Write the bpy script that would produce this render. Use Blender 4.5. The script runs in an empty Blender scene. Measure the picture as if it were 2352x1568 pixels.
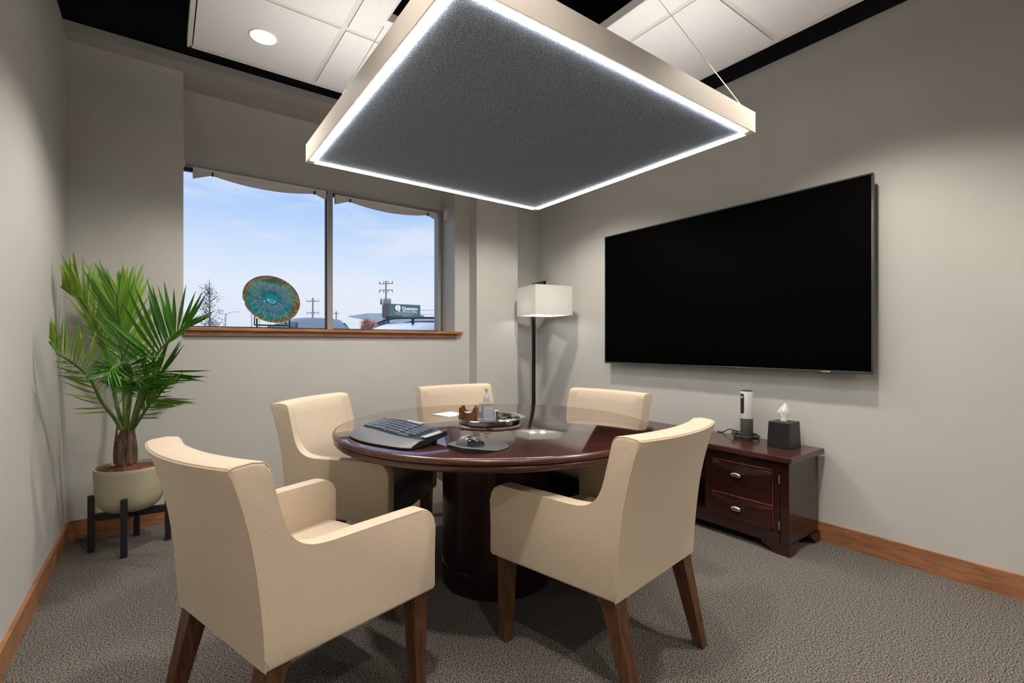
import bpy, bmesh, math, random
from mathutils import Vector, Matrix
R = math.radians
PI = math.pi
C = bpy.context.scene.collection
SC = bpy.context.scene
random.seed(7)

# ------------------------------------------------------------------ camera, world, exposure
CAM_YAW = R(36.15)
cam_d = bpy.data.cameras.new('camera')
cam = bpy.data.objects.new('camera', cam_d)
C.objects.link(cam)
cam.location = (0, 0, 1.14)
cam.rotation_euler = (PI / 2, 0, -CAM_YAW)
cam_d.sensor_width = 36
cam_d.lens = 36 * 1100 / 2352
cam_d.shift_y = 6 / 2352
cam_d.clip_start = 0.02
cam_d.clip_end = 600
SC.camera = cam
SC.view_settings.view_transform = 'Standard'
SC.view_settings.look = 'None'
SC.view_settings.gamma = 1
SC.view_settings.use_curve_mapping = False
SC.view_settings.exposure = 0.0
SC.cycles.use_denoising = True
SC.cycles.max_bounces = 10
SC.cycles.diffuse_bounces = 6
SC.cycles.transparent_max_bounces = 12
SC.cycles.caustics_reflective = False
SC.cycles.caustics_refractive = False
SC.cycles.sample_clamp_indirect = 6

STRIP_POWER = 61.0      # emission of the pendant's light bars
SPOT_POWER = 95.0       # each downlight, the two added ones too
UP_POWER = 2.6         # added uplights on the pendant, to brighten the ceiling tiles
LAMP_POWER = 0.9        # bulb of the floor lamp


def nodes_of(m):
    m.use_nodes = True
    nt = m.node_tree
    nt.nodes.clear()
    return nt, nt.nodes, nt.links


w = bpy.data.worlds.new('sky')
SC.world = w
w.use_nodes = True
nt = w.node_tree
N, Lk = nt.nodes, nt.links
N.clear()
out = N.new('ShaderNodeOutputWorld')
bg = N.new('ShaderNodeBackground')
tc = N.new('ShaderNodeTexCoord')
sep = N.new('ShaderNodeSeparateXYZ')
ramp = N.new('ShaderNodeValToRGB')
cr = ramp.color_ramp
cr.elements[0].position = 0.0
cr.elements[0].color = (0.72, 0.78, 0.90, 1)
cr.elements[1].position = 0.75
cr.elements[1].color = (0.22, 0.38, 0.78, 1)
for ps, co in ((0.06, (0.80, 0.845, 0.945)), (0.12, (0.79, 0.855, 0.97)), (0.18, (0.66, 0.785, 0.985)), (0.26, (0.44, 0.635, 0.975)), (0.36, (0.36, 0.56, 0.94))):
    e = cr.elements.new(ps); e.color = (*co, 1)
mp = N.new('ShaderNodeMapping')
mp.inputs['Scale'].default_value = (2.2, 2.2, 9.0)
mp.inputs['Location'].default_value = (0.35, 0.1, 0.4)
no = N.new('ShaderNodeTexNoise')
no.inputs['Scale'].default_value = 1.5
no.inputs['Detail'].default_value = 7
no.inputs['Roughness'].default_value = 0.55
cl = N.new('ShaderNodeValToRGB')
cl.color_ramp.elements[0].position = 0.46
cl.color_ramp.elements[0].color = (0, 0, 0, 1)
cl.color_ramp.elements[1].position = 0.68
cl.color_ramp.elements[1].color = (0.85, 0.85, 0.85, 1)
mx = N.new('ShaderNodeMixRGB')
mx.inputs['Color2'].default_value = (0.86, 0.87, 0.95, 1)
Lk.new(tc.outputs['Generated'], sep.inputs[0])
Lk.new(sep.outputs['Z'], ramp.inputs[0])
Lk.new(tc.outputs['Generated'], mp.inputs[0])
Lk.new(mp.outputs[0], no.inputs['Vector'])
Lk.new(no.outputs['Fac'], cl.inputs[0])
Lk.new(cl.outputs[0], mx.inputs['Fac'])
Lk.new(ramp.outputs[0], mx.inputs['Color1'])
Lk.new(mx.outputs[0], bg.inputs['Color'])
bg.inputs['Strength'].default_value = 1.0
Lk.new(bg.outputs[0], out.inputs[0])


def lamp(name, kind, loc, power, color=(1, 0.93, 0.84), rot=(0, 0, 0), **kw):
    d = bpy.data.lights.new(name, kind)
    d.energy = power
    d.color = color
    for k, v in kw.items():
        setattr(d, k, v)
    o = bpy.data.objects.new(name, d)
    o.location = loc
    o.rotation_euler = rot
    C.objects.link(o)
    return o


# four recessed downlights of the ceiling raft plus added lamps: two behind the camera and uplights on the pendant
DOWN = [(0.416, 2.711), (2.25, 2.711), (2.25, 0.90), (0.416, 0.90), (0.416, -0.75), (2.25, -0.75)]  # last two are unseen, added behind the camera to brighten the room
for x, y in DOWN:
    lamp('downlight_lamp', 'SPOT', (x, y, 2.685), SPOT_POWER, (1, 0.90, 0.78), spot_size=R(125), spot_blend=0.6, shadow_soft_size=0.05)
for x, y in ((0.80, 1.27), (1.87, 1.27), (1.87, 2.36), (0.80, 2.36)):
    lamp('added_uplight', 'AREA', (x, y, 2.095), UP_POWER, (1, 0.97, 0.94), (PI, 0, 0), shape='RECTANGLE', size=0.35, size_y=0.35, spread=R(178))  # no part of the real pendant: added to light the raft tiles

lamp('added_sun', 'SUN', (0, -20, 20), 3.0, (1, 0.97, 0.92), (R(52), 0, R(-25)), angle=R(8))  # added sun, brightens only the view outside the window

# ------------------------------------------------------------------ materials
MATS = {}


def mat(name, color, rough=0.5, metal=0.0, spec=0.5, noise=0.0, nscale=20, bump=0.0, bscale=200, coat=0.0,
        emit=None, estr=0.0, stretch=None, color2=None, detail=4, alpha=None, trans=0.0, sheen=0.0, nrange=(0.35, 0.65), bdist=0.002, sub=0.0):
    m = bpy.data.materials.new(name)
    nt, N, L = nodes_of(m)
    o = N.new('ShaderNodeOutputMaterial')
    p = N.new('ShaderNodeBsdfPrincipled')
    L.new(p.outputs[0], o.inputs[0])
    p.inputs['Base Color'].default_value = (*color, 1)
    p.inputs['Roughness'].default_value = rough
    p.inputs['Metallic'].default_value = metal
    p.inputs['Specular IOR Level'].default_value = spec
    p.inputs['Coat Weight'].default_value = coat
    p.inputs['Coat Roughness'].default_value = 0.03
    p.inputs['Coat IOR'].default_value = 1.5
    p.inputs['Transmission Weight'].default_value = trans
    p.inputs['Sheen Weight'].default_value = sheen
    if sub:
        p.inputs['Subsurface Weight'].default_value = sub
        p.inputs['Subsurface Radius'].default_value = (0.02, 0.02, 0.02)
    if emit:
        p.inputs['Emission Color'].default_value = (*emit, 1)
        p.inputs['Emission Strength'].default_value = estr
    t = None
    if noise or color2 or bump:
        t = N.new('ShaderNodeTexCoord')
    if noise or color2:
        v = t.outputs['Object']
        if stretch:
            q = N.new('ShaderNodeMapping')
            q.inputs['Scale'].default_value = stretch
            L.new(v, q.inputs[0])
            v = q.outputs[0]
        n = N.new('ShaderNodeTexNoise')
        n.inputs['Scale'].default_value = nscale
        n.inputs['Detail'].default_value = detail
        L.new(v, n.inputs['Vector'])
        r = N.new('ShaderNodeValToRGB')
        a, b = r.color_ramp.elements
        a.position, b.position = nrange
        if color2:
            a.color = (*color, 1)
            b.color = (*color2, 1)
        else:
            a.color = (*[max(0, c * (1 - noise)) for c in color], 1)
            b.color = (*[min(1, c * (1 + noise)) for c in color], 1)
        L.new(n.outputs['Fac'], r.inputs[0])
        L.new(r.outputs[0], p.inputs['Base Color'])
    if bump:
        n2 = N.new('ShaderNodeTexNoise')
        n2.inputs['Scale'].default_value = bscale
        n2.inputs['Detail'].default_value = 3
        L.new(t.outputs['Object'], n2.inputs['Vector'])
        b = N.new('ShaderNodeBump')
        b.inputs['Strength'].default_value = bump
        b.inputs['Distance'].default_value = bdist
        L.new(n2.outputs['Fac'], b.inputs['Height'])
        L.new(b.outputs[0], p.inputs['Normal'])
    MATS[name] = m
    return m


M_wall = mat('greige_paint', (0.545, 0.543, 0.517), 0.55, spec=0.3, noise=0.02, nscale=3, bump=0.08, bscale=120)
M_black = mat('black_plenum_paint', (0.012, 0.012, 0.014), 0.8, spec=0.2, noise=0.2, nscale=5)
M_soffit = mat('soffit_paint', (0.44, 0.44, 0.42), 0.6, spec=0.3, noise=0.02, nscale=4)
M_carpet = mat('carpet_loop_pile', (0.010, 0.009, 0.009), 0.95, spec=0.1, color2=(0.31, 0.28, 0.258), nscale=190, detail=4, bump=0.25, bscale=210, bdist=0.004, nrange=(0.36, 0.68))
M_trim = mat('maple_stained_trim', (0.33, 0.145, 0.065), 0.42, noise=0.25, nscale=6, stretch=(1.5, 1.5, 14))
M_sillwood = mat('cherry_sill_wood', (0.36, 0.165, 0.075), 0.35, noise=0.25, nscale=5, stretch=(1.5, 20, 20))
M_sillface = mat('walnut_apron_wood', (0.24, 0.105, 0.055), 0.4, noise=0.3, nscale=5, stretch=(1.5, 20, 20))
M_tile = mat('ceiling_tile_mineral', (0.76, 0.76, 0.76), 0.9, spec=0.1, noise=0.02, nscale=60, bump=0.1, bscale=300)
M_white = mat('white_enamel', (0.80, 0.79, 0.77), 0.45, noise=0.015, nscale=8)
M_tee = mat('ceiling_grid_white', (0.66, 0.65, 0.63), 0.5, noise=0.02, nscale=8)
M_frame = mat('grey_aluminium', (0.36, 0.36, 0.345), 0.45, metal=0.2, noise=0.03, nscale=9)
M_gasket = mat('black_gasket', (0.015, 0.016, 0.018), 0.5, noise=0.1, nscale=20)
M_felt = mat('charcoal_felt', (0.115, 0.138, 0.172), 0.95, spec=0.05, color2=(0.37, 0.43, 0.51), nscale=210, detail=6, bump=0.4, bscale=320, nrange=(0.33, 0.70))
M_penframe = mat('pendant_white_frame', (0.82, 0.76, 0.70), 0.5, noise=0.01, nscale=8)
M_strip = mat('led_diffuser', (1, 1, 1), 0.4, emit=(1.0, 0.965, 0.915), estr=STRIP_POWER)
M_downlight = mat('downlight_lens', (1, 1, 1), 0.4, emit=(1.0, 0.93, 0.83), estr=9.0)
M_wire = mat('steel_cable', (0.55, 0.55, 0.55), 0.35, metal=1.0, noise=0.05, nscale=300)
M_cream = mat('cream_upholstery', (0.60, 0.492, 0.372), 0.85, spec=0.2, noise=0.10, nscale=420, bump=0.4, bscale=620, sheen=0.25, bdist=0.0012)
M_piping = mat('cream_piping', (0.60, 0.48, 0.34), 0.8, spec=0.2, noise=0.15, nscale=500)
M_leather = mat('black_leather', (0.028, 0.028, 0.03), 0.42, noise=0.15, nscale=40, bump=0.25, bscale=250)
M_leg = mat('walnut_chair_leg', (0.060, 0.024, 0.010), 0.4, color2=(0.135, 0.056, 0.022), nscale=9, stretch=(9, 9, 1.2), bump=0.1, bscale=80)
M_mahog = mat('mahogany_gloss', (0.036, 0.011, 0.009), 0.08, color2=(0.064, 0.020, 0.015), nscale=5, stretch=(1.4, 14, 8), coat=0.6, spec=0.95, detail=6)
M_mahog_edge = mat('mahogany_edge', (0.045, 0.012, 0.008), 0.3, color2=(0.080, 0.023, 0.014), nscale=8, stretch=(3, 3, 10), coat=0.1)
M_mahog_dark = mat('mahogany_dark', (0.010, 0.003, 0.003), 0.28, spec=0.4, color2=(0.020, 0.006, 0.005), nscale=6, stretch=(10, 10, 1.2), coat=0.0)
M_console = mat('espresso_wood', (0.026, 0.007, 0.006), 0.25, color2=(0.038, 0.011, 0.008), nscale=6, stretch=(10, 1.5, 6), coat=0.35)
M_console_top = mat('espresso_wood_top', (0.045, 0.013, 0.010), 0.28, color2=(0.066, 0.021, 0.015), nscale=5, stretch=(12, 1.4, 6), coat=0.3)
M_bead = mat('worn_red_edge', (0.28, 0.07, 0.03), 0.35, noise=0.4, nscale=40)
M_nickel = mat('brushed_nickel', (0.62, 0.58, 0.50), 0.28, metal=1.0, noise=0.05, nscale=80)
M_screen = mat('dark_screen_glass', (0.0, 0.0, 0.0), 0.55, spec=0.03, noise=0.01, nscale=3)
M_bezel = mat('gunmetal_bezel', (0.09, 0.11, 0.115), 0.25, metal=0.9, noise=0.03, nscale=30)
M_blackplastic = mat('black_plastic', (0.014, 0.014, 0.015), 0.4, noise=0.1, nscale=60)
M_blackmetal = mat('black_powder_coat', (0.012, 0.013, 0.015), 0.42, noise=0.1, nscale=50)
M_pole = mat('dark_bronze_pole', (0.035, 0.035, 0.036), 0.25, metal=0.85, noise=0.05, nscale=40)
M_shade = mat('white_linen_shade', (0.86, 0.85, 0.82), 0.8, noise=0.015, nscale=300, bump=0.1, bscale=500)
M_pot = mat('sage_ceramic', (0.44, 0.40, 0.28), 0.42, noise=0.025, nscale=5, bump=0.05, bscale=60)
M_soil = mat('coir_soil', (0.10, 0.035, 0.018), 0.95, color2=(0.22, 0.085, 0.045), nscale=60, bump=1.0, bscale=120, bdist=0.01)
M_trunk = mat('palm_trunk_fibre', (0.10, 0.055, 0.032), 0.85, color2=(0.19, 0.125, 0.075), nscale=14, stretch=(8, 8, 1), bump=0.8, bscale=60, bdist=0.006)
M_stem = mat('palm_stem_green', (0.075, 0.14, 0.02), 0.45, color2=(0.16, 0.24, 0.05), nscale=10)
M_lf = [mat('palm_leaf_green', (0.085, 0.23, 0.012), 0.38, color2=(0.15, 0.34, 0.022), nscale=6, sub=0.0),
        mat('palm_leaf_dark', (0.030, 0.145, 0.006), 0.36, color2=(0.060, 0.22, 0.010), nscale=6),
        mat('palm_leaf_light', (0.17, 0.32, 0.028), 0.40, color2=(0.27, 0.42, 0.055), nscale=6)]
M_steel = mat('polished_steel', (0.78, 0.77, 0.76), 0.16, metal=1.0, noise=0.02, nscale=12)
M_rosewood = mat('rosewood', (0.13, 0.035, 0.012), 0.28, color2=(0.32, 0.10, 0.03), nscale=9, stretch=(6, 1.5, 1.5), coat=0.3)
M_paper = mat('white_paper', (0.82, 0.82, 0.82), 0.8, noise=0.01, nscale=30)
M_card = mat('pale_cards', (0.70, 0.62, 0.50), 0.7, noise=0.05, nscale=90)
M_blackcard = mat('dark_metal_bits', (0.05, 0.05, 0.045), 0.4, metal=0.4, noise=0.1, nscale=90)
M_kbrest = mat('grey_palm_rest', (0.13, 0.132, 0.138), 0.42, noise=0.08, nscale=120, bump=0.2, bscale=700)
M_kbbody = mat('dark_keyboard_body', (0.012, 0.012, 0.014), 0.35, noise=0.05, nscale=60)
M_key = mat('keycap_reflection_grey', (0.095, 0.102, 0.115), 0.22, noise=0.05, nscale=60, coat=0.3)  # lighter bluish colour stands in for reflections on dark keys
M_silver = mat('silver_plastic', (0.42, 0.43, 0.45), 0.35, metal=0.3, noise=0.03, nscale=60)
M_pad = mat('grey_mouse_mat', (0.10, 0.10, 0.10), 0.75, noise=0.1, nscale=200)
M_mouse = mat('mouse_graphite', (0.16, 0.16, 0.165), 0.35, metal=0.3, noise=0.05, nscale=60)
M_mouse2 = mat('mouse_gloss_black', (0.018, 0.022, 0.03), 0.12, noise=0.05, nscale=60, coat=0.5)
M_camwhite = mat('matte_white_plastic', (0.72, 0.70, 0.68), 0.4, noise=0.01, nscale=30)
M_camgrey = mat('charcoal_speaker_cloth', (0.055, 0.05, 0.05), 0.8, noise=0.15, nscale=400)
M_tissue = mat('tissue_paper', (0.88, 0.88, 0.88), 0.9, noise=0.01, nscale=30, sub=0.0)
M_blind = mat('mauve_grey_blind', (0.72, 0.69, 0.74), 0.85, noise=0.04, nscale=90)
M_rubber = mat('black_rubber', (0.012, 0.012, 0.012), 0.6, noise=0.1, nscale=60)
M_asphalt = mat('asphalt', (0.24, 0.24, 0.245), 0.9, noise=0.2, nscale=4)
M_signgreen = mat('dark_green_sign', (0.06, 0.125, 0.13), 0.5, noise=0.08, nscale=2)
M_signside = mat('brown_grey_sign_side', (0.085, 0.075, 0.080), 0.6, noise=0.05, nscale=2)
M_signwhite = mat('sign_lettering_white', (0.85, 0.86, 0.86), 0.6, noise=0.01, nscale=10)
M_timber = mat('hazed_pole_timber', (0.17, 0.18, 0.21), 0.85, noise=0.2, nscale=4, stretch=(5, 5, 0.5))  # haze put into the colour: pole lightened, like the other outdoor materials
M_galv = mat('galvanised_pole', (0.36, 0.40, 0.44), 0.6, noise=0.05, nscale=4)
M_bld = mat('pale_blue_grey_cladding', (0.62, 0.70, 0.80), 0.7, noise=0.04, nscale=0.6)
M_bldroof = mat('slate_roof_edge', (0.26, 0.33, 0.41), 0.7, noise=0.06, nscale=0.8)
M_bldwin = mat('dark_building_glass', (0.04, 0.06, 0.08), 0.2, noise=0.05, nscale=1)
M_carwhite = mat('white_car_paint', (0.74, 0.79, 0.85), 0.25, noise=0.01, nscale=2, coat=0.6)
M_cardark = mat('graphite_car_paint', (0.16, 0.185, 0.21), 0.25, noise=0.02, nscale=2, coat=0.6)
M_carglass = mat('tinted_car_glass', (0.02, 0.04, 0.04), 0.08, noise=0.02, nscale=2)
M_redleaf = mat('russet_leaves', (0.30, 0.115, 0.105), 0.8, color2=(0.50, 0.24, 0.21), nscale=3)
M_twig = mat('grey_twigs', (0.13, 0.115, 0.13), 0.9, noise=0.15, nscale=5)
M_dullleaf = mat('hazed_dark_leaves', (0.17, 0.14, 0.17), 0.9, noise=0.2, nscale=5)  # leaf colour lightened to carry the outdoor haze


def glass_mat(name, tint, refl=0.06):
    m = bpy.data.materials.new(name)
    nt, N, L = nodes_of(m)
    o = N.new('ShaderNodeOutputMaterial')
    a = N.new('ShaderNodeBsdfTransparent')
    a.inputs[0].default_value = (*tint, 1)
    g = N.new('ShaderNodeBsdfGlossy')
    g.inputs['Roughness'].default_value = 0.02
    x = N.new('ShaderNodeMixShader')
    f = N.new('ShaderNodeFresnel')
    f.inputs['IOR'].default_value = 1.035
    L.new(f.outputs[0], x.inputs[0])
    L.new(a.outputs[0], x.inputs[1])
    L.new(g.outputs[0], x.inputs[2])
    L.new(x.outputs[0], o.inputs[0])
    return m


M_glass = glass_mat('window_glass', (0.97, 0.985, 1.0))
M_clear = glass_mat('clear_plastic', (0.86, 0.89, 0.92))

# translucent lamp shade
nt, N, L = nodes_of(M_shade)
o_ = N.new('ShaderNodeOutputMaterial'); d_ = N.new('ShaderNodeBsdfDiffuse'); t_ = N.new('ShaderNodeBsdfTranslucent'); x_ = N.new('ShaderNodeMixShader')
n_ = N.new('ShaderNodeTexNoise'); n_.inputs['Scale'].default_value = 300
r_ = N.new('ShaderNodeValToRGB'); r_.color_ramp.elements[0].color = (0.80, 0.79, 0.76, 1); r_.color_ramp.elements[1].color = (0.90, 0.89, 0.86, 1)
L.new(n_.outputs['Fac'], r_.inputs[0]); L.new(r_.outputs[0], d_.inputs[0]); L.new(r_.outputs[0], t_.inputs[0])
x_.inputs[0].default_value = 0.35
L.new(d_.outputs[0], x_.inputs[1]); L.new(t_.outputs[0], x_.inputs[2]); L.new(x_.outputs[0], o_.inputs[0])

# art-glass plate: radial streaks of turquoise and gold with a brown rim
M_disc = bpy.data.materials.new('radial_art_glass')
nt, N, L = nodes_of(M_disc)
o_ = N.new('ShaderNodeOutputMaterial'); p_ = N.new('ShaderNodeBsdfPrincipled')
L.new(p_.outputs[0], o_.inputs[0])
p_.inputs['Roughness'].default_value = 0.08
p_.inputs['Coat Weight'].default_value = 0.8
tc_ = N.new('ShaderNodeTexCoord'); s_ = N.new('ShaderNodeSeparateXYZ'); L.new(tc_.outputs['Object'], s_.inputs[0])
ln_ = N.new('ShaderNodeCombineXYZ'); L.new(s_.outputs['X'], ln_.inputs[0]); L.new(s_.outputs['Y'], ln_.inputs[1])
vl_ = N.new('ShaderNodeVectorMath'); vl_.operation = 'LENGTH'; L.new(ln_.outputs[0], vl_.inputs[0])
nr_ = N.new('ShaderNodeVectorMath'); nr_.operation = 'NORMALIZE'; L.new(ln_.outputs[0], nr_.inputs[0])
cb_ = N.new('ShaderNodeVectorMath'); cb_.operation = 'MULTIPLY_ADD'
cb_.inputs[1].default_value = (17, 17, 0)
rz_ = N.new('ShaderNodeCombineXYZ'); mr_ = N.new('ShaderNodeMath'); mr_.operation = 'MULTIPLY'; mr_.inputs[1].default_value = 9
L.new(vl_.outputs['Value'], mr_.inputs[0]); L.new(mr_.outputs[0], rz_.inputs[2])
L.new(nr_.outputs[0], cb_.inputs[0]); L.new(rz_.outputs[0], cb_.inputs[2])
ns_ = N.new('ShaderNodeTexNoise'); ns_.inputs['Scale'].default_value = 2.6; ns_.inputs['Detail'].default_value = 5; ns_.inputs['Roughness'].default_value = 0.7
L.new(cb_.outputs[0], ns_.inputs['Vector'])
n2_ = N.new('ShaderNodeTexNoise'); n2_.inputs['Scale'].default_value = 9; L.new(tc_.outputs['Object'], n2_.inputs['Vector'])
ad_ = N.new('ShaderNodeMath'); ad_.operation = 'MULTIPLY_ADD'; ad_.inputs[1].default_value = 0.075
sb_ = N.new('ShaderNodeMath'); sb_.operation = 'SUBTRACT'; sb_.inputs[1].default_value = 0.5
L.new(n2_.outputs['Fac'], sb_.inputs[0]); L.new(sb_.outputs[0], ad_.inputs[0]); L.new(vl_.outputs['Value'], ad_.inputs[2])
ad2_ = N.new('ShaderNodeMath'); ad2_.operation = 'MULTIPLY_ADD'; ad2_.inputs[1].default_value = 0.10
sb2_ = N.new('ShaderNodeMath'); sb2_.operation = 'SUBTRACT'; sb2_.inputs[1].default_value = 0.5
L.new(ns_.outputs['Fac'], sb2_.inputs[0]); L.new(sb2_.outputs[0], ad2_.inputs[0]); L.new(ad_.outputs[0], ad2_.inputs[2])
base_ = N.new('ShaderNodeValToRGB'); cr = base_.color_ramp
cr.elements[0].position = 0.0; cr.elements[0].color = (0.01, 0.26, 0.34, 1)
cr.elements[1].position = 1.0; cr.elements[1].color = (0.12, 0.06, 0.03, 1)
for ps, co in ((0.23, (0.006, 0.24, 0.36)), (0.27, (0.004, 0.10, 0.17)), (0.45, (0.004, 0.13, 0.26)), (0.74, (0.006, 0.16, 0.22)), (0.85, (0.03, 0.12, 0.09)), (0.92, (0.14, 0.065, 0.025))):
    q = cr.elements.new(ps); q.color = (*co, 1)
m6_ = N.new('ShaderNodeMath'); m6_.operation = 'MULTIPLY'; m6_.inputs[1].default_value = 1 / 0.195
L.new(ad2_.outputs[0], m6_.inputs[0]); L.new(m6_.outputs[0], base_.inputs[0])
st_ = N.new('ShaderNodeValToRGB'); st_.color_ramp.elements[0].position = 0.53; st_.color_ramp.elements[0].color = (0, 0, 0, 1); st_.color_ramp.elements[1].position = 0.62; st_.color_ramp.elements[1].color = (1, 1, 1, 1)
L.new(ns_.outputs['Fac'], st_.inputs[0])
msk_ = N.new('ShaderNodeMapRange'); msk_.inputs['From Min'].default_value = 0.045; msk_.inputs['From Max'].default_value = 0.075
L.new(vl_.outputs['Value'], msk_.inputs['Value'])
mm_ = N.new('ShaderNodeMath'); mm_.operation = 'MULTIPLY'; L.new(st_.outputs[0], mm_.inputs[0]); L.new(msk_.outputs[0], mm_.inputs[1])
mc_ = N.new('ShaderNodeMixRGB'); mc_.inputs['Color2'].default_value = (0.36, 0.42, 0.22, 1)
L.new(mm_.outputs[0], mc_.inputs['Fac']); L.new(base_.outputs[0], mc_.inputs['Color1']); L.new(mc_.outputs[0], p_.inputs['Base Color'])


# ------------------------------------------------------------------ mesh helpers
def obj(name, bm, m, parent=None, smooth=False, loc=None, rot=None):
    me = bpy.data.meshes.new(name)
    bmesh.ops.recalc_face_normals(bm, faces=bm.faces)
    bm.to_mesh(me)
    bm.free()
    if smooth:
        me.shade_smooth()
        if smooth != 'all':
            me.set_sharp_from_angle(angle=R(40 if smooth is True else smooth))
    if isinstance(m, (list, tuple)):
        for q in m:
            me.materials.append(q)
    else:
        me.materials.append(m)
    o = bpy.data.objects.new(name, me)
    C.objects.link(o)
    if parent:
        o.parent = parent
    if loc is not None:
        o.location = loc
    if rot is not None:
        o.rotation_euler = rot
    return o


def thing(name, label, cat, loc=(0, 0, 0), rotz=0, group=None):
    o = bpy.data.objects.new(name, None)
    o.empty_display_size = 0.1
    C.objects.link(o)
    o.location = loc
    o.rotation_euler = (0, 0, rotz)
    tag(o, label, cat, group)
    return o


def tag(o, label, cat, group=None):
    o['label'] = label
    o['category'] = cat
    if group:
        o['group'] = group
    return o


def struct(name, bm, m, parent=None, smooth=False, label=None):
    o = obj(name, bm, m, parent, smooth)
    if not parent:
        o['kind'] = 'structure'
        if label:
            o['label'] = label
    return o


def nb():
    return bmesh.new()


def join(bm, b2, M=None):
    if M is not None:
        bmesh.ops.transform(b2, matrix=M, verts=b2.verts)
    vm = {v: bm.verts.new(v.co) for v in b2.verts}
    for f in b2.faces:
        nf = bm.faces.new([vm[v] for v in f.verts])
        nf.material_index = f.material_index
        nf.smooth = f.smooth
    b2.free()
    return bm


def box(bm, x0, x1, y0, y1, z0, z1, bev=0, M=None, seg=2):
    b = bmesh.new()
    vs = [b.verts.new(p) for p in ((x0, y0, z0), (x1, y0, z0), (x1, y1, z0), (x0, y1, z0), (x0, y0, z1), (x1, y0, z1), (x1, y1, z1), (x0, y1, z1))]
    for f in ((0, 3, 2, 1), (4, 5, 6, 7), (0, 1, 5, 4), (1, 2, 6, 5), (2, 3, 7, 6), (3, 0, 4, 7)):
        b.faces.new([vs[i] for i in f])
    if bev:
        bmesh.ops.bevel(b, geom=list(b.edges), offset=bev, segments=seg, profile=0.5, affect='EDGES', clamp_overlap=True)
    return join(bm, b, M)


def bx(*a, **k):
    return box(nb(), *a, **k)


def frustum(bm, cx, cy, z0, z1, a0, b0, a1, b1, dx=0, dy=0, bev=0):
    """rectangular taper: half sizes a,b at z0 and z1, top shifted by dx,dy"""
    b = bmesh.new()
    vs = []
    for z, a, c, ox, oy in ((z0, a0, b0, 0, 0), (z1, a1, b1, dx, dy)):
        for sx, sy in ((-1, -1), (1, -1), (1, 1), (-1, 1)):
            vs.append(b.verts.new((cx + ox + sx * a, cy + oy + sy * c, z)))
    for f in ((3, 2, 1, 0), (4, 5, 6, 7), (0, 1, 5, 4), (1, 2, 6, 5), (2, 3, 7, 6), (3, 0, 4, 7)):
        b.faces.new([vs[i] for i in f])
    if bev:
        bmesh.ops.bevel(b, geom=list(b.edges), offset=bev, segments=2, profile=0.5, affect='EDGES', clamp_overlap=True)
    return join(bm, b)


def lathe(bm, prof, n=48, c=(0, 0, 0)):
    rings = []
    for r, z in prof:
        if r < 1e-6:
            rings.append([bm.verts.new((c[0], c[1], c[2] + z))])
        else:
            rings.append([bm.verts.new((c[0] + r * math.cos(2 * PI * i / n), c[1] + r * math.sin(2 * PI * i / n), c[2] + z)) for i in range(n)])
    for A, B in zip(rings, rings[1:]):
        for i in range(n):
            j = (i + 1) % n
            if len(A) == 1 and len(B) == 1:
                continue
            if len(A) == 1:
                bm.faces.new((A[0], B[j], B[i]))
            elif len(B) == 1:
                bm.faces.new((A[i], A[j], B[0]))
            else:
                bm.faces.new((A[i], A[j], B[j], B[i]))
    return bm


def tube(bm, pts, r, n=8, cap=True):
    pts = [Vector(p) for p in pts]
    rs = r if isinstance(r, (list, tuple)) else [r] * len(pts)
    rings = []
    up = Vector((0, 0, 1))
    prev = None
    for i, p in enumerate(pts):
        t = (pts[min(i + 1, len(pts) - 1)] - pts[max(i - 1, 0)]).normalized()
        if prev is None:
            a = t.cross(up)
            if a.length < 1e-3:
                a = t.cross(Vector((1, 0, 0)))
            a.normalize()
        else:
            a = prev - t * prev.dot(t)
            a.normalize()
        prev = a
        b = t.cross(a)
        rings.append([bm.verts.new(p + (a * math.cos(2 * PI * k / n) + b * math.sin(2 * PI * k / n)) * rs[i]) for k in range(n)])
    for A, B in zip(rings, rings[1:]):
        for k in range(n):
            j = (k + 1) % n
            bm.faces.new((A[k], A[j], B[j], B[k]))
    if cap:
        bm.faces.new(rings[0][::-1])
        bm.faces.new(rings[-1])
    return bm


def prism(bm, pts, axis, a, b):
    def P(u, v, w):
        return {'x': (w, u, v), 'y': (u, w, v), 'z': (u, v, w)}[axis]
    A = [bm.verts.new(P(u, v, a)) for u, v in pts]
    B = [bm.verts.new(P(u, v, b)) for u, v in pts]
    n = len(pts)
    bm.faces.new(A)
    bm.faces.new(B[::-1])
    for i in range(n):
        j = (i + 1) % n
        bm.faces.new((A[i], B[i], B[j], A[j]))
    return bm


def grid(bm, fn, nu, nv, close_u=False):
    V = [[bm.verts.new(fn(i / nu, j / nv)) for j in range(nv + 1)] for i in range(nu + (0 if close_u else 1))]
    for i in range(nu):
        k = (i + 1) % len(V)
        for j in range(nv):
            bm.faces.new((V[i][j], V[k][j], V[k][j + 1], V[i][j + 1]))
    return V


def spline(pts, n):
    P = [Vector(p) for p in pts]
    P = [P[0] * 2 - P[1]] + P + [P[-1] * 2 - P[-2]]
    res = []
    m = len(P) - 3
    for s in range(n + 1):
        t = s / n * m
        i = min(int(t), m - 1)
        t -= i
        a, b, c, d = P[i:i + 4]
        res.append(0.5 * ((2 * b) + (c - a) * t + (2 * a - 5 * b + 4 * c - d) * t * t + (3 * b - a - 3 * c + d) * t ** 3))
    return res


def copy_tree(o, parent=None):
    c = o.copy()
    C.objects.link(c)
    if parent:
        c.parent = parent
    for ch in list(o.children):
        copy_tree(ch, c)
    return c


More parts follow.
